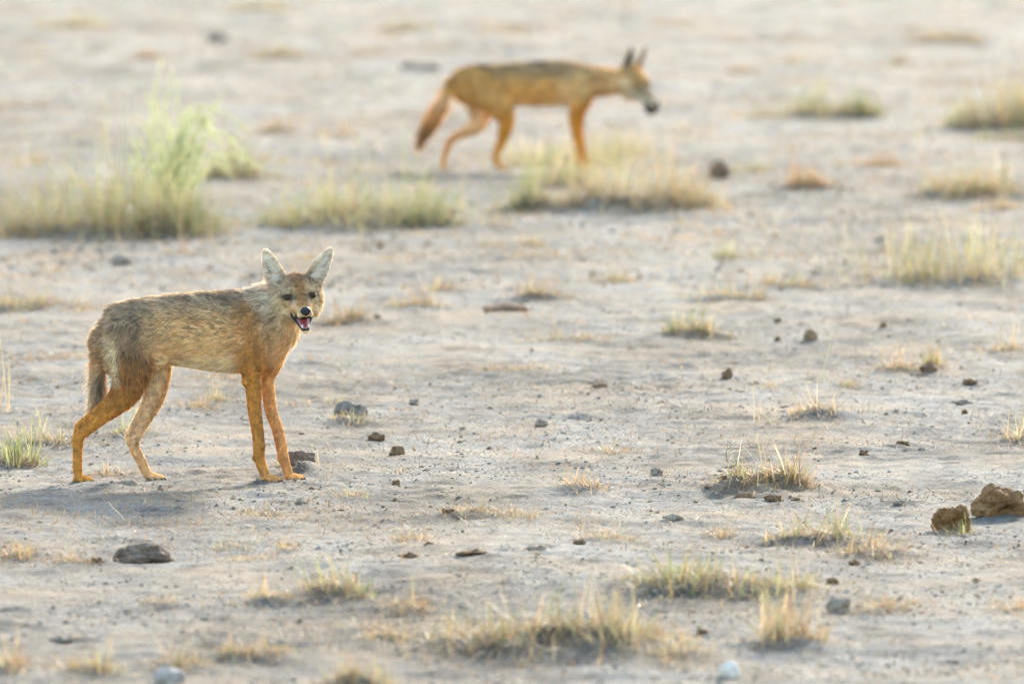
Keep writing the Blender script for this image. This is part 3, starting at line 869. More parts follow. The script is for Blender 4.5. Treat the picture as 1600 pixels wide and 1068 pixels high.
class Animal:
    """closed lofts and ellipsoids in picture pixels, fused into one skin; remembers how the fur lies"""
    def __init__(self, S, ox, oy, tilt):
        self.S, self.ox, self.oy, self.tilt = S, ox, oy, tilt
        self.V, self.T, self.b = [], [], 0
        self.bones = []                                   # centre, radius, flow, length, region

    def P(self, px, py, dep):
        return np.array([px - self.ox, dep, self.oy - py - self.tilt * dep])

    def add(self, V, T):
        self.V.append(V); self.T.append(T + self.b); self.b += len(V)

    def tube(self, pts, region, fur, side=(0, 1, 0), flow=1, raw=False, n=4, ring=18, power=1.0, shrink=.35):
        """pts: (px, py, depth, half-size along side, half-size across)"""
        A = np.array([list(p if raw else self.P(*p[:3])) [:3] + list(p[3:5]) for p in pts], float)
        F = np.array(fur if hasattr(fur, '__len__') else [fur] * len(pts), float)
        A = np.concatenate([A, F[:, None]], 1)
        A = cr(A, n)
        C, rs, ru, fl = A[:, :3], A[:, 3], A[:, 4], A[:, 5]
        rs = np.maximum(rs - shrink * fl, 1.5); ru = np.maximum(ru - shrink * fl, 1.5)
        tan = unit(np.gradient(C, axis=0))
        side = np.array(side, float)
        s = unit(side - (tan @ side)[:, None] * tan)
        u = np.cross(s, tan)
        th = np.arange(ring) / ring * 2 * math.pi
        ct, st = np.cos(th), np.sin(th)
        ct = np.sign(ct) * np.abs(ct) ** power; st = np.sign(st) * np.abs(st) ** power
        R = C[:, None] + rs[:, None, None] * ct[None, :, None] * s[:, None] + ru[:, None, None] * st[None, :, None] * u[:, None]
        # rounded ends
        def cap(i, sg):
            out = []
            for k in (.45, .8):
                q = math.sqrt(1 - k * k)
                out.append(C[i] + sg * tan[i] * k * min(rs[i], ru[i]) + (R[i] - C[i]) * q)
            return out, C[i] + sg * tan[i] * min(rs[i], ru[i])
        c0, e0 = cap(0, -1); c1, e1 = cap(-1, 1)
        rings = c0[::-1] + list(R) + c1
        V = np.concatenate([np.concatenate(rings), [e0], [e1]])
        T = []
        m = len(rings)
        for i in range(m - 1):
            for j in range(ring):
                a, b = i * ring + j, i * ring + (j + 1) % ring
                T += [[a, b, b + ring], [a, b + ring, a + ring]]
        n0, n1 = m * ring, m * ring + 1
        for j in range(ring):
            T.append([n0, (j + 1) % ring, j]); T.append([n1, (m - 1) * ring + j, (m - 1) * ring + (j + 1) % ring])
        self.add(V, np.array(T))
        for i in range(len(C)):
            self.bones.append((C[i], max(rs[i], ru[i]), tan[i] * flow, fl[i], region))

    def ball(self, c, r, region, fur, flow, rot=None):
        V, T = ICO2
        P = V * np.array(r)
        if rot is not None:
            P = P @ rot.T
        self.add(P + np.array(c), T)
        if region is not None:
            self.bones.append((np.array(c, float), float(np.mean(r)), unit(np.array(flow, float)), fur, region))

    def fuse(self, voxel_mm, smooth=6):
        me = mk_mesh('raw', np.concatenate(self.V) / self.S, np.concatenate(self.T))
        o = bpy.data.objects.new('raw', me)
        COLL.objects.link(o)
        m = o.modifiers.new('r', 'REMESH'); m.mode = 'VOXEL'; m.voxel_size = voxel_mm / 1000; m.use_smooth_shade = True
        m2 = o.modifiers.new('s', 'SMOOTH'); m2.factor = .5; m2.iterations = smooth
        dg = bpy.context.evaluated_depsgraph_get()
        out = bpy.data.meshes.new_from_object(o.evaluated_get(dg))
        bpy.data.objects.remove(o); bpy.data.meshes.remove(me)
        return out

    def lookup(self, Q):
        """fur flow, length and region weights at the points Q (pixels)"""
        Cb = np.array([b[0] for b in self.bones]); rb = np.array([b[1] for b in self.bones])
        fb = np.array([b[2] for b in self.bones]); lb = np.array([b[3] for b in self.bones])
        names = sorted(set(b[4] for b in self.bones)); reg = np.array([names.index(b[4]) for b in self.bones])
        F = np.zeros((len(Q), 3)); L = np.zeros(len(Q)); Wr = np.zeros((len(Q), len(names)))
        for a in range(0, len(Q), 8000):
            q = Q[a:a + 8000]
            d = np.sqrt(((q[:, None] - Cb[None]) ** 2).sum(-1)) - rb[None]
            d = d - d.min(1, keepdims=True)
            w = np.exp(-d / (4.2 * self.S / 660)); w /= w.sum(1, keepdims=True)
            F[a:a + 8000] = w @ fb; L[a:a + 8000] = w @ lb
            for k in range(len(names)):
                Wr[a:a + 8000, k] = w[:, reg == k].sum(1)
        return unit(F), L, {nme: Wr[:, k] for k, nme in enumerate(names)}


def sample(me, n, wfun):
    me.calc_loop_triangles()
    nt = len(me.loop_triangles)
    T = np.empty(nt * 3, np.int32); me.loop_triangles.foreach_get('vertices', T); T = T.reshape(-1, 3)
    V = np.empty(len(me.vertices) * 3, np.float32); me.vertices.foreach_get('co', V); V = V.reshape(-1, 3).astype(float)
    Nn = np.empty(len(me.vertices) * 3, np.float32); me.vertices.foreach_get('normal', Nn); Nn = Nn.reshape(-1, 3).astype(float)
    A, B, Cc = V[T[:, 0]], V[T[:, 1]], V[T[:, 2]]
    area = np.linalg.norm(np.cross(B - A, Cc - A), axis=1) * wfun((A + B + Cc) / 3)
    k = RNG.choice(nt, n, p=area / area.sum())
    u, v = RNG.random(n), RNG.random(n)
    f = u + v > 1; u[f], v[f] = 1 - u[f], 1 - v[f]
    w = 1 - u - v
    P = A[k] * w[:, None] + B[k] * u[:, None] + Cc[k] * v[:, None]
    N = unit(Nn[T[k, 0]] * w[:, None] + Nn[T[k, 1]] * u[:, None] + Nn[T[k, 2]] * v[:, None])
    return P, N, V, Nn


def grow_fur(an, body, n, colour, root, wid_mm, lift=None):
    S = an.S
    def weight(c):
        _, L, W = an.lookup(c * S)
        return np.clip(9 * S / 660 / np.maximum(L, .5), .8, 3.0) ** .9
    P, N, BV, BN = sample(body, n, weight)
    Q = P * S
    F, L, W = an.lookup(Q)
    # flow in the tangent plane with a little disorder
    big = np.stack([vnoise(P * 45 + 3 * k, 60 + k) for k in range(3)], 1)
    F = F + .5 * big + RNG.normal(0, .24, F.shape)
    Ft = F - (F * N).sum(1, keepdims=True) * N
    Ft = unit(Ft)
    up = .22 + .20 * RNG.random(n)[:, None]
    if lift is not None:
        up = up + lift(Q, W)[:, None]
    d = unit(Ft + up * N)
    d2 = unit(Ft + up * .35 * N + np.array([0, 0, -.10]))
    Lm = L / S * RNG.uniform(.55, 1.2, n)
    stray = RNG.random(n) < .04
    Lm = np.where(stray, Lm * 1.35, Lm)
    C = np.stack([P - N * .001, P + d * (Lm * .5)[:, None], P + (d * .5 + d2 * .5) * Lm[:, None]], 1)
    Wd = unit(np.cross(d, unit(N * .6 + RNG.normal(0, .6, N.shape)))) * (wid_mm / 2000 * RNG.uniform(.7, 1.2, n))[:, None]
    V, T = ribbons(C, Wd, [1, .9, .06])
    rc, tc = colour(Q, N, W, True)
    Ck = np.stack([rc, rc * .5 + tc * .5, tc], 1)
    me = mk_mesh('fur', V, T, np.repeat(Ck, 2, axis=1).reshape(-1, 3), False)
    link('fur', me, M_FUR, root)
    bc, _ = colour(BV * S, BN, an.lookup(BV * S)[2], False)
    set_col(body, bc * .9)


def smooth01(x, a, b):
    t = np.clip((x - a) / (b - a), 0, 1)
    return t * t * (3 - 2 * t)


class Head:
    def __init__(self, an, centre, hs, yaw, pitch, roll):
        self.c, self.hs = np.array(centre, float), hs
        cy, sy = math.cos(yaw), math.sin(yaw); cp, sp = math.cos(pitch), math.sin(pitch); cr_, sr = math.cos(roll), math.sin(roll)
        Pm = np.array([[1, 0, 0], [0, cp, sp], [0, -sp, cp]])
        Ym = np.array([[cy, sy, 0], [-sy, cy, 0], [0, 0, 1]])
        Rm = np.array([[cr_, 0, -sr], [0, 1, 0], [sr, 0, cr_]])
        D = np.array([[1, 0, 0], [0, -1, 0], [0, 0, 1.0]])
        self.M = D @ Rm @ Ym @ Pm
    def __call__(self, x, f, u):
        return self.c + self.hs * (self.M @ np.array([x, f, u], float))
    def d(self, x, f, u):
        return self.M @ np.array([x, f, u], float)
    def inv(self, Q):
        return ((Q - self.c) / self.hs) @ self.M


def build_head(an, H, jaw, ears):
    k = H.hs
    def tube(pts, region, fur, **kw):
        an.tube([tuple(H(*p[:3])) + (p[3] * k, p[4] * k) for p in pts], region, [f * k for f in fur] if hasattr(fur, '__len__') else fur * k,
                side=H.d(1, 0, 0), raw=True, **kw)
    def ball(c, r, region, fur, flow):
        an.ball(H(*c), np.array(r) * k, region, fur * k, H.d(*flow), H.M)
    ball((0, -4, 3), (37, 38, 33), 'head', 6, (0, -1, .2))
    ball((0, 24, 13), (24, 16, 15), 'head', 4, (0, -.7, .6))                      # brow
    for sg in (-1, 1):
        ball((sg * 21, 0, -5), (19, 25, 23), 'cheek', 10, (sg * .5, -.8, -.5))
        ball((sg * 17, 12, -19), (15, 20, 14), 'cheek', 12, (sg * .45, -.6, -.75))
        ball((sg * 29, -6, 15), (12, 12, 14), 'head', 5, (sg * .5, -.8, .2))
    ball((0, 6, -26), (22, 26, 16), 'throat', 10, (0, -.8, -.5))
    tube([(0, 18, -4, 26, 22), (0, 36, -6, 21, 17.5), (0, 54, -11, 15.5, 12.5), (0, 70, -15, 11.4, 9.6), (0, 83, -17.5, 8.8, 7.8)], 'muzzle', [4, 3, 2.4, 2, 1.6], flow=-1, shrink=.15)
    jz = jaw
    tube([(0, 16, -23, 18, 9), (0, 36, -24 - jz * .25, 15.5, 6.5), (0, 56, -25 - jz * .70, 9.4, 5), (0, 70, -25 - jz, 6.6, 4.2)], 'jaw', [4, 3, 2.2, 1.8], flow=-1, shrink=.15)
    # whisker pads and eye rims
    for s in (-1, 1):
        ball((s * 6, 76, -20), (6.5, 9, 7), 'muzzle', 2, (0, -1, 0))
        ball((s * 18.5, 30, 10.5), (8.5, 9, 5.5), 'head', 3, (s * .3, -.6, .6))
        ball((s * 18.5, 30, -3.0), (8.5, 9, 5.5), 'head', 3, (s * .6, -.7, -.2))
    # ears: cupped shells
    for s, (bx, bf, bu), (tx, tf, tu), face in ears:
        B, Tp = np.array([bx, bf, bu], float), np.array([tx, tf, tu], float)
        ax = unit(Tp - B); nrm = np.array(face, float); nrm = unit(nrm - (nrm @ ax) * ax); sd = np.cross(ax, nrm)
        Ln = np.linalg.norm(Tp - B)
        ns, nt = 16, 13
        front, back = [], []
        for i in range(ns):
            u = i / (ns - 1)
            w = np.interp(u, [0, .15, .35, .6, .8, .92, 1], [16, 17, 16.2, 13.4, 9.8, 6.6, 2.6])
            cup = np.interp(u, [0, .3, .7, 1], [11, 9, 5, .5])
            for j in range(nt):
                t = j / (nt - 1) * 2 - 1
                p = B + ax * Ln * u + sd * w * math.sin(t * 1.35) / math.sin(1.35) - nrm * cup * (1 - abs(t) ** 1.8)
                th = np.interp(abs(t), [0, .8, 1], [2.4, 1.7, 1.2]) * (1.3 - .5 * u)
                front.append(H(*(p + nrm * th))); back.append(H(*(p - nrm * th)))
        V = np.array(front + back); m = ns * nt; T = []
        for i in range(ns - 1):
            for j in range(nt - 1):
                a = i * nt + j
                T += [[a, a + 1, a + nt + 1], [a, a + nt + 1, a + nt]]
                T += [[m + a, m + a + nt + 1, m + a + 1], [m + a, m + a + nt, m + a + nt + 1]]
        def strip(e):
            for a, b in zip(e[:-1], e[1:]):
                T.append([a, b, m + b]); T.append([a, m + b, m + a])
        loop = [j for j in range(nt - 1)] + [i * nt + nt - 1 for i in range(ns - 1)] + [(ns - 1) * nt + j for j in range(nt - 1, 0, -1)] + [i * nt for i in range(ns - 1, -1, -1)]
        strip(loop[::-1])
        an.add(V, np.array(T))
        for i in range(0, ns, 2):
            c = H(*(B + ax * Ln * i / (ns - 1) - nrm * 4)); an.bones.append((c, 8 * k, H.d(*ax), 3.0 * k, 'ear'))


def lump(c, r, M=None, seed=0, rough=.0):
    V, T = ICO2
    P = V * (1 + rough * fbm(V * 2 + seed, 2, seed))[:, None] * np.array(r)
    if M is not None: P = P @ M.T
    return P + c, T


def tube_mesh(pts, rad, flat=1.0, ring=10, n=5):
    an2 = Animal(1, 0, 0, 0)
    an2.tube([tuple(p) + (r, r * flat) for p, r in zip(pts, rad)], 'x', 0, side=(1, .02, 0), raw=True, n=n, ring=ring, shrink=0)
    return np.concatenate(an2.V), np.concatenate(an2.T)


def face_parts(an, H, root, jaw, mouth_open, eyes=True):
    S, k = an.S, H.hs
    def part(name, V, T, mat):
        return link(name, mk_mesh(name, V / S, T), mat, root)
    for s in (-1, 1):
        V, T = lump(H(s * 18.6, 35.2, 4.0), np.array([7.4, 5.4, 5.2]) * k, H.M)
        part('eye', V, T, M_EYE)
    # nose pad: broad above, narrow below
    V, T = ICO3
    P = V.copy()
    P[:, 0] *= 1 - .25 * np.clip(-P[:, 2], 0, 1)
    for s in (-1, 1):
        q = np.linalg.norm(V - unit(np.array([s * .5, .85, -.1])), axis=1)
        P *= (1 - .28 * np.exp(-(q / .28) ** 2))[:, None]
    P = P * np.array([8.6, 6.5, 7.2]) * k
    part('nose', P @ H.M.T + H(0, 87, -14.5), T, M_NOSE)
    jz = jaw
    def lz(f):
        return np.interp(f, [16, 36, 56, 70, 78], [-23, -24 - jz * .25, -25 - jz * .70, -25 - jz, -25 - jz])
    if mouth_open:
        lip = [(-16.8, 37, -21.5), (-14.8, 45, lz(45) + 6.2), (-9.8, 56, lz(56) + 5.2), (-6.4, 69, lz(69) + 4.4), (-3.5, 75, lz(75) + 3.4), (0, 76.5, lz(76) + 3.0),
               (3.5, 75, lz(75) + 3.4), (6.4, 69, lz(69) + 4.4), (9.8, 56, lz(56) + 5.2), (14.8, 45, lz(45) + 6.2), (16.8, 37, -21.5)]
        V, T = tube_mesh([H(*p) for p in lip], [1.2 * k, 2.3 * k, 2.1 * k, 1.4 * k, 1.1 * k, 1.1 * k, 1.1 * k, 1.4 * k, 2.1 * k, 2.3 * k, 1.2 * k])
        part('lower_lip', V, T, M_LIP)
        # inside of the mouth: dark palate, tongue, gums, teeth
        V, T = tube_mesh([H(*p) for p in [(0, 30, -28), (0, 45, -28), (0, 58, -27), (0, 74, -26)]], [9 * k, 9.5 * k, 8.5 * k, 6 * k], .25)
        part('palate', V, T, M_LIP)
        V, T = tube_mesh([H(*p) for p in [(0, 34, lz(34) + 6), (0, 46, lz(46) + 9), (0, 58, lz(58) + 8.5), (0, 68, lz(68) + 6.5), (0, 73, lz(73) + 4.8)]],
                         [8 * k, 8 * k, 7 * k, 5.4 * k, 3.2 * k], .42)
        part('tongue', V, T, M_TONGUE)
        gum = [(-9, 50, lz(50) + 6.5), (-6.8, 62, lz(62) + 5.8), (-5, 70, lz(70) + 5.2), (0, 73.5, lz(74) + 5), (5, 70, lz(70) + 5.2), (6.8, 62, lz(62) + 5.8), (9, 50, lz(50) + 6.5)]
        V, T = tube_mesh([H(*p) for p in gum], [.7 * k] * 7)
        part('gum', V, T, M_GUM)
        for tx, tf, tz, ln, up in ((-4.8, 70.5, lz(70) + 5, 4, 1), (4.8, 70.5, lz(70) + 5, 4, 1)):
            V, T = tube_mesh([H(tx, tf, tz), H(tx, tf, tz + up * ln * .5), H(tx * .97, tf - 1, tz + up * ln)], [.9 * k, .65 * k, .25 * k], ring=8, n=3)
            part('tooth', V, T, M_TOOTH)


def paw(an, px, py, dep, size, region, lean=1.0, turn=.6):
    """a paw resting on the ground with four toes that point along the picture"""
    ca, sa = math.cos(turn), math.sin(turn)
    g = lambda a, b, c: an.P(px, py, dep) + np.array([a * ca + b * sa, -a * sa + b * ca, c]) * size
    an.ball(g(0, 0, 6), np.array([8.5, 8.5, 7]) * size, region, 2 * size, (0, 0, -1))
    an.ball(g(7 * lean, 0, 6.5), np.array([9, 8.5, 5]) * size, region, 2 * size, (1, 0, -.4))
    claws = []
    for j, (a, b) in enumerate(((12.5, -11.4), (19.5, -4.0), (19.5, 4.0), (12.5, 11.4))):
        an.tube([tuple(g(4, b * .7, 6.5)) + (3.2 * size, 3.2 * size), tuple(g(a * .6 + 3, b, 6.2)) + (3.3 * size, 3.8 * size), tuple(g(a + 1.5, b, 3.6)) + (3.2 * size, 3.2 * size)],
                region, 1.6 * size, raw=True, n=2, ring=10, shrink=0)
        claws.append((g(a + 3.5, b, 4.2), g(a + 6, b, 2.6), g(a + 8.3, b, .6)))
    return claws


def claw_parts(an, claws, root, size):
    for c in claws:
        V, T = tube_mesh(c, [1.1 * size, .8 * size, .25 * size], ring=6, n=2)
        link('claw', mk_mesh('claw', V / an.S, T), M_CLAW, root)


ORANGE = np.array([.58, .262, .045]); RUFOUS = np.array([.44, .20, .055]); TAN = np.array([.80, .51, .25]); CREAM = np.array([.92, .74, .47])
GREYF = np.array([.66, .485, .30]); BLACKF = np.array([.045, .034, .027]); WHITEF = np.array([.94, .85, .71]); BROWNF = np.array([.28, .15, .07])


def mixc(a, b, t):
    t = np.asarray(t)[:, None] if np.ndim(t) else t
    return a * (1 - t) + b * t


# ------------------------------------------------ the watching jackal
def watching_jackal():
    S = F_PX / FRONT_JACKAL[1]
    an = Animal(S, 300, 750, CAM_H / FRONT_JACKAL[1])
    P = an.P
    # trunk: px, top, bottom, half depth, fur
    tr = [(157, 500, 560, 20, 13), (168, 479, 584, 35, 15), (190, 468, 590, 44, 14), (220, 461, 584, 47, 13), (250, 457, 572, 45, 12.5), (285, 453, 572, 45, 12),
          (325, 450, 578, 49, 12), (362, 449, 582, 52, 13), (395, 448, 578, 51, 15), (420, 453, 562, 45, 16), (440, 472, 548, 34, 14)]
    an.tube([(x, (a + b) / 2, -6 * smooth01(np.array(float(x)), 330, 440), hd, (b - a) / 2) for x, a, b, hd, f in tr], 'trunk', [t[4] for t in tr], flow=-1, ring=28, power=.93, shrink=.40)
    # neck, rising and turning to the camera
    an.tube([(385, 498, -2, 45, 46), (412, 484, -8, 46, 47), (435, 474, -18, 44, 43), (455, 465, -30, 37, 36)], 'neck', [18, 24, 23, 15], flow=-1, shrink=.42)
    an.tube([(440, 498, -24, 31, 30), (437, 520, -18, 32, 29), (426, 545, -8, 32, 25)], 'throat', [17, 19, 13], flow=1, shrink=.4)
    # near shoulder and front leg
    an.tube([(392, 495, -36, 18, 28), (396, 530, -42, 18, 28), (396, 560, -38, 16, 24), (394, 586, -32, 11.5, 15.5), (397, 606, -29, 10.5, 13.2), (399, 640, -27, 9.6, 11.6),
             (404, 675, -26, 9, 10), (405.5, 697, -26, 9.6, 10), (406.5, 715, -26, 8.6, 9), (413, 735, -26, 8, 8), (418, 745, -26, 7.5, 6)],
            'foreleg', [9, 8, 6, 4.2, 3.6, 3.4, 3.2, 3, 2.8, 2.4, 2])
    an.ball(P(386, 592, -32), (7, 8, 10), 'foreleg', 2.5, (0, 0, -1))
    an.ball(P(398.5, 713, -26), (3.6, 5, 5), 'foreleg', 2, (0, 0, -1))
    an.ball(P(436, 714, 20), (3.6, 5, 5), 'farfore', 2, (0, 0, -1))
    an.ball(P(409, 693, -28), (6.5, 8, 8), 'foreleg', 2.6, (0, 0, -1))
    # far front leg
    an.tube([(420, 520, 26, 16, 24), (426, 556, 26, 15, 20), (418, 588, 24, 11, 11.5), (419, 606, 23, 10, 11), (423, 638, 22, 9.2, 10.5), (433, 666, 21, 8.8, 9.6),
             (438.5, 690, 20, 9.4, 9.6), (443.5, 714, 20, 8.4, 8.6), (449, 733, 19, 8, 8), (453, 742, 19, 7.5, 6)],
            'farfore', [8, 6, 4.2, 3.6, 3.4, 3.2, 3, 2.8, 2.4, 2])
    # near hind leg: thigh, shank to the hock, metatarsus
    an.tube([(200, 510, -30, 22, 38), (202, 550, -36, 20, 37), (205, 582, -38, 18, 33), (197, 610, -37, 15, 26), (178, 633, -35, 12, 17.5), (157, 653, -33, 9.0, 10.8),
             (138, 669, -31, 8.0, 9.0), (125, 677, -30.5, 8.2, 10.6), (122.5, 694, -30, 7.8, 8.8), (122.2, 712, -30, 7.4, 8), (122, 730, -30, 7.4, 8), (124, 742, -30, 7.6, 7)],
            'hind', [15, 13, 10, 7, 4.4, 3.8, 3.4, 3.2, 3, 2.8, 2.4, 2])
    an.tube([(176, 612, -34, 6, 7), (157, 632, -32, 4.6, 5), (139, 647, -31, 4.0, 4.4), (123, 661, -31, 4.6, 5.0), (120.5, 672, -31, 5, 5.2)], 'hind', [5, 3.6, 3, 2.6, 2.4])
    an.tube([(168, 632, -33, 4, 9), (148, 652, -32, 3.2, 8), (132, 668, -31, 3.6, 7)], 'hind', 3, shrink=0)
    # far hind leg
    an.tube([(225, 520, 26, 20, 36), (240, 560, 28, 18, 30), (243, 592, 28, 15, 23), (238, 622, 27, 12, 18), (227, 652, 26, 9.0, 10.6), (212.5, 678, 25, 8.2, 9.4),
             (209, 696, 24, 8, 9.4), (218, 715, 24, 7.4, 8.2), (227, 734, 24, 7.4, 7.8), (233, 742, 24, 7.5, 6.5)],
            'farhind', [10, 8, 6, 4.2, 3.6, 3.4, 3.2, 3, 2.4, 2])
    an.tube([(226, 624, 24, 6, 6), (213, 648, 24, 4.4, 4.8), (204, 665, 24, 4.0, 4.4), (198.5, 678, 24, 4.6, 5.2), (201, 690, 24, 4.8, 5)], 'farhind', [4, 3.4, 3, 2.6, 2.4])
    # flank fold in front of the thigh
    an.tube([(246, 540, -26, 14, 22), (252, 562, -26, 12, 18)], 'trunk', 12, flow=-1)
    # tail hanging behind
    an.tube([(168, 503, -4, 14, 14), (158, 530, -6, 16, 16), (155, 562, -8, 19, 18), (154, 594, -8, 18, 17), (150, 622, -8, 14, 13), (142, 642, -7, 6, 5.5)], 'tail', [14, 20, 26, 28, 26, 18], flow=1, shrink=.30)
    claws = []
    claws += paw(an, 124, 750 + 2, -30, 1.05, 'hind')
    claws += paw(an, 234, 750 - 1.6, 24, 1.05, 'farhind')
    claws += paw(an, 418, 750 + 1.7, -26, 1.05, 'foreleg')
    claws += paw(an, 453, 750 - 1.3, 19, 1.05, 'farfore')
    H = Head(an, P(465.5, 461, -44), 1.0, math.radians(9), math.radians(3.5), math.radians(5))
    JAW = 22
    build_head(an, H, JAW, [(-1, (-27, -4, 20), (-44, -10, 78), (-.35, 1, .05)), (1, (27, -4, 20), (62, -8, 70), (.30, 1, .05))])
    root = link('jackal', None, loc=(FRONT_JACKAL[0], FRONT_JACKAL[1], gz1(*FRONT_JACKAL) - .003))
    tag(root, 'tan and grey jackal standing side-on, facing the camera with open mouth', 'jackal')
    body = an.fuse(2.6, 5)

    def colour(Q, N, W, strands):
        n = len(Q)
        x = Q[:, 0] + an.ox; y = an.oy - Q[:, 2] - an.tilt * Q[:, 1]
        nz = fbm(Q * .05, 3, 70); nf = fbm(Q * .16, 2, 75)
        h = (y - 452) / 128 + .05 * nz
        rnd = RNG.random(n) if strands else np.full(n, .5)
        trunk = mixc(mixc(np.tile(GREYF, (n, 1)) * .82, np.array([.82, .54, .27]), smooth01(h, .08, .42)), CREAM, smooth01(h, .72, .95) * smooth01(x, 248, 290))
        rump = smooth01(-x, -265, -205)
        trunk = mixc(trunk, mixc(np.tile(np.array([.50, .37, .235]), (n, 1)), RUFOUS, smooth01(y, 500, 600)), rump * .85)
        shoulder = np.exp(-((x - 392 - (y - 500) * .12) / 20) ** 2) * smooth01(y, 452, 490)
        trunk = mixc(trunk, mixc(np.tile(np.array([.54, .29, .10]), (n, 1)), ORANGE, smooth01(y, 510, 590)), shoulder * .95)
        patch = np.exp(-((x - 178 - (y - 560) * .06) / 9) ** 4) * smooth01(y, 510, 535) * (1 - smooth01(y, 588, 606)) * (N[:, 1] < .1)
        neck = mixc(np.tile(WHITEF * .78, (n, 1)), TAN, .35 + .3 * nf.clip(-1, 1))
        neck = mixc(neck, np.tile(np.array([.54, .35, .17]), (n, 1)), .55 * np.exp(-((x - 402) / 14) ** 2) * smooth01(y, 450, 480))
        throat = mixc(np.tile(CREAM, (n, 1)), ORANGE, .35 + .35 * smooth01(y, 520, 560) + .3 * nz)
        leg = mixc(np.tile(ORANGE, (n, 1)), TAN, .08) * (1 + .12 * nz)[:, None]
        fore = mixc(np.tile(np.array([.56, .30, .10]), (n, 1)), leg, smooth01(y, 515, 590))
        fore = mixc(fore, BROWNF, .55 * np.exp(-(((x - 411) / 4) ** 2 + ((y - 688) / 14) ** 2)) + .30 * np.exp(-((x - 404) / 5) ** 2) * smooth01(-y, -690, -560))
        fore = mixc(fore, RUFOUS * .85, .5 * smooth01(x - 404 - (y - 650) * .06, 0, 7) * smooth01(y, 600, 630) * (1 - smooth01(y, 705, 722)))
        fore = mixc(fore, TAN, .25 * smooth01(y, 715, 745))
        ffore = mixc(leg, TAN, .38)
        ffore = mixc(ffore, BROWNF, .5 * np.exp(-(((x - 434) / 4) ** 2 + ((y - 683) / 8) ** 2)))
        hind = mixc(mixc(np.tile(np.array([.47, .34, .205]), (n, 1)), RUFOUS, smooth01(y, 505, 590)), mixc(ORANGE, TAN, .06), smooth01(y, 595, 650))
        hind = mixc(hind, BROWNF, .6 * np.exp(-(((x - 128) / 4) ** 2 + ((y - 666) / 7) ** 2)))
        fhind = mixc(np.tile(CREAM * .92, (n, 1)), ORANGE, np.clip(.12 + .5 * smooth01(x - (y - 590) * -.45, 248, 262) * smooth01(-y, -690, -640) + .5 * smooth01(y, 640, 720), 0, 1))
        fhind = mixc(fhind, BROWNF, .6 * np.exp(-(((x - 213) / 3) ** 2 + ((y - 690) / 7) ** 2)))
        tail = mixc(mixc(np.tile(GREYF * .70, (n, 1)), CREAM, .35 + .5 * nf.clip(-1, 1)), BLACKF * 1.3, .75 * np.exp(-((x - 160 + (y - 560) * .08) / 6) ** 2) * smooth01(y, 505, 540))
        tail = mixc(tail, RUFOUS, .45 * smooth01(-x, -146, -136))
        Hc = H.inv(Q)
        hx, hf, hu = Hc[:, 0], Hc[:, 1], Hc[:, 2]
        head = mixc(np.tile(np.array([.46, .33, .19]), (n, 1)), np.array([.36, .17, .06]), np.exp(-(hx / 17) ** 2) * smooth01(hu, 2, 16) * .75)
        head = mixc(head, np.array([.42, .22, .08]), smooth01(hf, 34, 54) * np.exp(-(hx / 17) ** 2) * .65)
        cheek = mixc(np.tile(CREAM * .88, (n, 1)), np.array([.60, .44, .26]), .35 + .4 * smooth01(hu, -22, 0) + .2 * nf.clip(-1, 1))
        muz = mixc(np.tile(np.array([.46, .25, .09]), (n, 1)), mixc(CREAM, TAN, .45), smooth01(np.abs(hx) - hf * .02, 4, 11) * .7)
        muz = mixc(muz, CREAM * .9, smooth01(hf, 70, 82) * .45)
        muz = np.where(((N @ H.d(0, 0, 1)) < -.7)[:, None] & (hf > 52)[:, None], BLACKF, muz)
        jawc = mixc(np.tile(CREAM, (n, 1)), TAN, .3)
        jawc = np.where(((N @ H.d(0, 0, 1)) > .25)[:, None] & (hf > 38)[:, None], BLACKF, jawc)
        # ears: pale cup with a dark outer slit
        fn = N @ H.d(0, 1, 0)
        inner = smooth01(fn, -.05, .25)
        earc = np.tile(np.array([.46, .31, .17]), (n, 1))
        cup = mixc(np.tile(WHITEF * .88, (n, 1)), TAN, .22 + .2 * nf.clip(-1, 1))
        ex = np.where(hx < 0, -(hx + 27) - (hu - 20) * .29, (hx - 27) - (hu - 20) * .70)
        slit = np.exp(-((ex - 3) / 4.0) ** 2) * smooth01(hu, 34, 42) * (1 - smooth01(hu, 54, 62))
        cup = mixc(cup, BROWNF * .7, .85 * slit)
        earc = mixc(earc, cup, inner)
        total = sum(W.values())
        table = {'trunk': trunk, 'neck': neck, 'throat': throat, 'foreleg': fore, 'farfore': ffore, 'hind': hind, 'farhind': fhind, 'tail': tail,
                 'head': head, 'cheek': cheek, 'muzzle': muz, 'jaw': jawc, 'ear': earc}
        base = sum(W[k][:, None] * table[k] for k in W)
        ruff = np.exp(-(((x - 422) / 20) ** 2 + ((y - 478) / 40) ** 2)) * (N[:, 1] < .3)
        base = mixc(base, np.array([.86, .74, .55]), .6 * ruff * (W.get('trunk', 0) + W.get('neck', 0) + W.get('throat', 0)))
        # the upper arm carries the shoulder colour into the leg
        base = mixc(base, np.array([.84, .66, .40]), patch * (W.get('trunk', 0) + W.get('hind', 0) + W.get('tail', 0)).clip(0, 1) * .95)
        for s in (-1, 1):
            e = np.exp(-((hx - s * 18.0) / 9.5) ** 2 - ((hu - 4) / 6.2) ** 2) * (hf > 18)
            base = mixc(base, BLACKF * 1.3, np.clip(e * 1.25, 0, .9))
            e2 = np.exp(-((hx - s * 19) / 9) ** 2 - ((hu - 14) / 3.5) ** 2) * (hf > 14)
            base = mixc(base, CREAM, .22 * e2)
        legw = W.get('foreleg', 0) + W.get('farfore', 0) + W.get('hind', 0) + W.get('farhind', 0)
        base = base * (1 + .16 * legw * fbm(Q * np.array([.30, .3, .07]), 2, 83))[:, None]
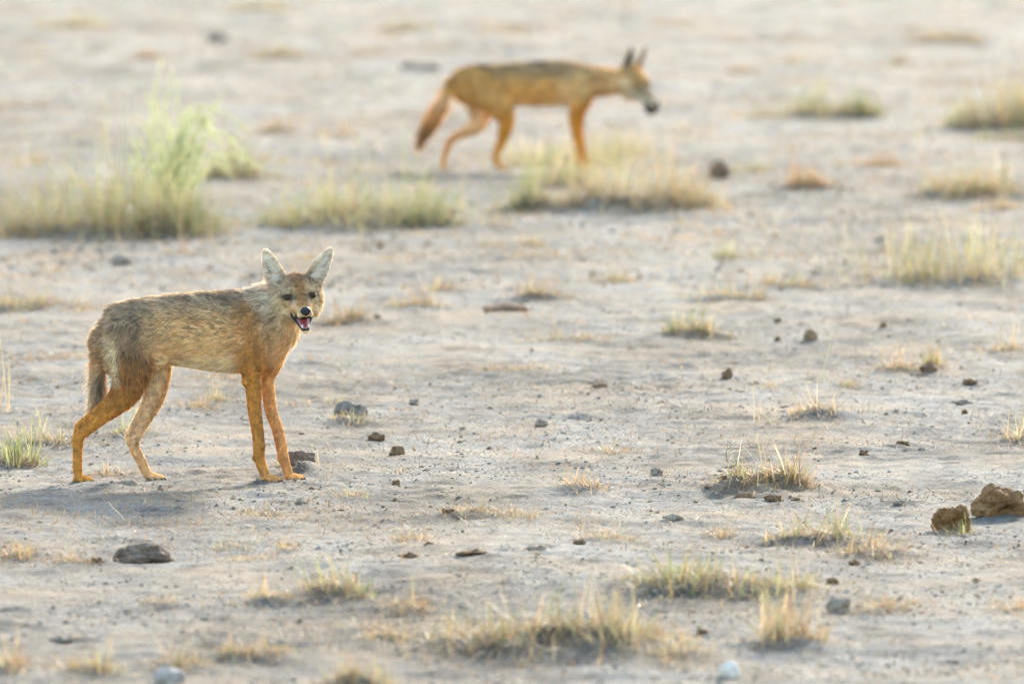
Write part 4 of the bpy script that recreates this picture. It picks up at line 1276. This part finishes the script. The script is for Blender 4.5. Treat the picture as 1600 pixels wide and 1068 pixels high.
        base = mixc(base, BROWNF * .5, np.clip(legw, 0, 1) * .8 * (1 - smooth01(Q[:, 2], .8, 3.2)))
        if not strands:
            return base, base
        # guard hairs: grizzled saddle and rump, plain legs
        legs = W.get('foreleg', 0) + W.get('farfore', 0) + W.get('hind', 0) + W.get('farhind', 0)
        grz = (legs * .05 + W.get('trunk', 0) * np.clip(.62 - .66 * h, .03, .62) + W.get('tail', 0) * .45 + W.get('hind', 0) * .48 * (1 - smooth01(y, 560, 630)) + W.get('neck', 0) * .28 + W.get('head', 0) * .32)
        saddle = np.exp(-((x - 372) / 42) ** 2) * (1 - smooth01(y, 452, 496)) + .45 * np.exp(-((x - 205) / 30) ** 2) * np.exp(-((y - 495) / 25) ** 2)
        grz = np.clip(grz * (1 + .7 * nz + .5 * nf) + .55 * saddle * W.get('trunk', 0), 0, .9)
        dark = RNG.random(n) < grz
        light = RNG.random(n) < .30 * (W.get('trunk', 0) + W.get('neck', 0) + W.get('cheek', 0))
        clump = (1 + .36 * fbm(Q * np.array([.10, .2, .22]), 2, 81))[:, None]
        rootc = base * RNG.uniform(.80, 1.15, (n, 1)) * clump
        tip = base * RNG.uniform(.85, 1.3, (n, 1)) * clump
        tip = np.where(dark[:, None], BLACKF * RNG.uniform(.7, 2.5, (n, 1)), tip)
        tip = np.where((light & ~dark)[:, None], np.minimum(WHITEF, base * 1.55), tip)
        return rootc, tip
    def lift(Q, W):
        y = an.oy - Q[:, 2]
        return .15 + .25 * W.get('neck', 0) + .22 * W.get('cheek', 0) + .15 * W.get('tail', 0) + .18 * W.get('trunk', 0) * (y < 500)
    grow_fur(an, body, 110000, colour, root, 1.15, lift)
    link('body', body, M_SKIN, root)
    face_parts(an, H, root, JAW, True)
    claw_parts(an, claws, root, 1.05)
    # long pale hairs inside the ears
    rng = np.random.default_rng(9)
    for s, (bx, bu, tx, tu) in ((-1, (-27, 20, -44, 78)), (1, (27, 20, 62, 70))):
        m = 260
        u = rng.uniform(.08, .72, m)
        cx = bx + (tx - bx) * u - s * rng.uniform(-3, 13, m) * (1 - u); cu = bu + (tu - bu) * u
        st = np.stack([H(a, 1 - 9 * uu, b) for a, b, uu in zip(cx, cu, u)])
        d = unit(np.array([H.d(s * 1.0, .35, .45)]) + rng.normal(0, .25, (m, 3)))
        Lh = rng.uniform(5, 13, m)
        C = st[:, None] + d[:, None] * (Lh[:, None] * np.array([0, .5, 1]))[..., None]
        Wd = unit(np.cross(d, rng.normal(0, 1, (m, 3)))) * .36
        V, T = ribbons(C, Wd, [1, .8, .1])
        link('ear_hair', mk_mesh('ear_hair', V / S, T, np.tile(WHITEF, (len(V), 1)) * rng.uniform(.7, 1.1, (len(V), 1)), False), M_FUR, root)
    # whiskers
    return root
watching_jackal()


# ------------------------------------------------ the walking jackal
def walking_jackal():
    S = F_PX / REAR_JACKAL[1]
    an = Animal(S, 800, 266, CAM_H / REAR_JACKAL[1])
    P = an.P
    tr = [(704, 117, 150, 11, 8), (718, 104, 162, 19, 9), (742, 98, 170, 25, 10), (775, 97, 168, 27, 10), (815, 95, 169, 27, 9), (855, 92, 169, 29, 9), (888, 93, 168, 30, 10), (912, 97, 162, 27, 10), (932, 103, 154, 20, 9)]
    an.tube([(x, (a + b) / 2, 0, hd, (b - a) / 2) for x, a, b, hd, f in tr], 'trunk', [t[4] for t in tr], flow=-1, ring=24, power=.93, shrink=.4)
    an.tube([(895, 128, 0, 26, 32), (925, 128, -2, 24, 29), (954, 128, -3, 21, 25), (978, 128, -4, 19, 22)], 'neck', [10, 12, 11, 7], flow=-1, shrink=.4)
    an.tube([(912, 125, -18, 10, 20), (910, 148, -20, 10, 18), (898, 172, -18, 7.5, 11), (896, 190, -17, 6.2, 8), (899, 212, -16, 5.6, 6.6), (902, 230, -16, 5.6, 6.2), (904, 248, -16, 5, 5.4), (909, 260, -16, 4.6, 4.6)],
            'foreleg', [5, 4, 3, 2, 1.6, 1.4, 1.3, 1.2])
    an.tube([(918, 130, 14, 10, 18), (915, 155, 15, 9, 14), (908, 176, 14, 7, 9), (906, 200, 13, 5.8, 6.6), (909, 225, 13, 5.4, 6), (914, 246, 13, 4.9, 5.2), (920, 258, 13, 4.6, 4.6)],
            'farfore', [5, 4, 2.5, 1.6, 1.4, 1.3, 1.2])
    an.tube([(752, 125, -16, 13, 24), (766, 148, -19, 13, 24), (783, 170, -19, 12, 22), (791, 190, -18, 9, 14.5), (787, 210, -17, 7, 10.8), (781, 228, -16, 5.6, 7.8), (775, 242, -16, 5, 6), (778, 256, -16, 4.7, 5.2), (783, 264, -16, 4.6, 4.6)],
            'hind', [8, 7, 5, 3, 2, 1.6, 1.4, 1.3, 1.2])
    an.tube([(742, 128, 14, 12, 22), (744, 155, 16, 11, 20), (750, 176, 16, 10, 20), (744, 196, 16, 8, 14.5), (724, 208, 16, 6.4, 10), (706, 217, 16, 5.4, 7), (699, 230, 16, 5, 5.8), (694, 247, 16, 4.7, 5), (692, 258, 16, 4.6, 4.6)],
            'farhind', [6, 5, 4, 2.6, 2, 1.6, 1.4, 1.3, 1.2])
    an.tube([(712, 122, 0, 8, 9), (702, 138, -1, 9.5, 10.5), (688, 166, -2, 15, 16), (672, 194, -3, 15, 16), (660, 216, -3, 11, 12), (653, 238, -3, 4, 4)], 'tail', [9, 11, 13, 14, 13, 9], flow=1, shrink=.3)
    k = .92 * S / 660
    claws = []
    claws += paw(an, 783, 267.0, -16, k, 'hind'); claws += paw(an, 692, 265.4, 16, k, 'farhind')
    claws += paw(an, 909, 267.0, -16, k, 'foreleg'); claws += paw(an, 920, 265.5, 13, k, 'farfore')
    H = Head(an, P(986, 127, -6), .68, math.radians(57), math.radians(25), 0)
    build_head(an, H, 6, [(-1, (-24, -4, 20), (-32, -14, 82), (-.25, 1, .05)), (1, (24, -4, 20), (34, -14, 82), (.25, 1, .05))])
    root = link('jackal', None, loc=(REAR_JACKAL[0], REAR_JACKAL[1], gz1(*REAR_JACKAL)))
    tag(root, 'rufous jackal walking through grass with lowered head and hanging tail', 'jackal')
    body = an.fuse(4.2, 4)

    def colour(Q, N, W, strands):
        n = len(Q)
        x = Q[:, 0] + an.ox; y = an.oy - Q[:, 2] - an.tilt * Q[:, 1]
        nz = fbm(Q * .08, 3, 90)
        h = (y - 96) / 72 + .06 * nz
        trunk = mixc(mixc(np.tile(np.array([.44, .29, .14]), (n, 1)), np.array([.74, .40, .12]), smooth01(h, .15, .6)), CREAM * .9, smooth01(h, .8, 1.0))
        trunk = mixc(trunk, np.array([.62, .32, .09]), .7 * smooth01(-x, -790, -740))
        trunk = mixc(trunk, CREAM, .3 * np.exp(-((x - 885) / 14) ** 2) * smooth01(h, .2, .4))
        leg = mixc(np.tile(np.array([.60, .37, .15]), (n, 1)), np.array([.62, .25, .035]), smooth01(y, 130, 190))
        tail = mixc(np.tile(np.array([.62, .29, .08]), (n, 1)), CREAM, .4 * np.exp(-((y - 155) / 22) ** 2))
        tail = mixc(tail, BROWNF, .7 * smooth01(y, 185, 205)); tail = mixc(tail, CREAM * .65, smooth01(y, 224, 236))
        neck = mixc(np.tile(np.array([.60, .36, .14]), (n, 1)), TAN, .35 + .4 * smooth01(y, 120, 145))
        Hc = H.inv(Q); hx, hf, hu = Hc[:, 0], Hc[:, 1], Hc[:, 2]
        head = mixc(np.tile(np.array([.58, .32, .10]), (n, 1)), TAN, smooth01(-hu, -6, 12))
        cheek = mixc(np.tile(CREAM * .8, (n, 1)), TAN * .9, .5)
        muz = mixc(np.tile(np.array([.36, .24, .13]), (n, 1)), CREAM * .7, smooth01(-hu, 8, 18))
        fn = N @ H.d(0, 1, 0)
        earc = mixc(np.tile(np.array([.46, .30, .16]), (n, 1)), np.array([.20, .16, .13]), smooth01(fn, 0, .3) * .8)
        table = {'trunk': trunk, 'neck': neck, 'foreleg': leg, 'farfore': leg, 'hind': mixc(np.tile(np.array([.60, .33, .10]), (n, 1)), np.array([.62, .25, .035]), smooth01(y, 150, 205)),
                 'farhind': mixc(np.tile(TAN * .9, (n, 1)), np.array([.60, .26, .045]), smooth01(y, 195, 230)), 'tail': tail, 'head': head, 'cheek': cheek, 'throat': mixc(cheek, TAN, .4),
                 'muzzle': muz, 'jaw': np.tile(WHITEF * .75, (n, 1)), 'ear': earc}
        base = sum(W[q][:, None] * table[q] for q in W)
        dk = np.exp(-(((x - 757) / 11) ** 2 + ((y - 101) / 7) ** 2)) + .8 * np.exp(-(((x - 845) / 12) ** 2 + ((y - 96) / 8) ** 2)) + .6 * np.exp(-(((x - 708) / 5) ** 2 + ((y - 128) / 6) ** 2))
        base = base * (.97 + .20 * fbm(Q * np.array([.10, .1, .16]), 3, 93))[:, None]
        base = mixc(base, BLACKF * 1.5, np.clip(dk, 0, .85) * (W.get('trunk', 0) + W.get('tail', 0)).clip(0, 1))
        if not strands:
            return base, base
        grz = W.get('trunk', 0) * np.clip(.62 - .66 * h, .04, .6) + .10 * W.get('hind', 0)
        dark = RNG.random(n) < grz
        tip = np.where(dark[:, None], BLACKF * 1.5, base * RNG.uniform(.8, 1.3, (n, 1)))
        return base * RNG.uniform(.8, 1.2, (n, 1)), tip
    grow_fur(an, body, 40000, colour, root, 1.7)
    link('body', body, M_SKIN, root)
    face_parts(an, H, root, 6, False)
    claw_parts(an, claws, root, k)
    # the dark lump it carries
    c = H(0, 76, -31) / S
    V, T = ICO3
    off = 4.2
    r = 1 + .22 * fbm(V * 1.7 + off, 3, 3)
    Pm = V * r[:, None] * np.array([.030, .022, .026])
    o = link('carried_lump', mk_mesh('carried_lump', Pm, T, np.tile((.07, .045, .03), (len(V), 1))), M_DUNG,
             loc=(root.location[0] + c[0], root.location[1] + c[1], root.location[2] + c[2]))
    tag(o, 'small dark lump held in the mouth of the walking jackal', 'lump')
    return root
walking_jackal()
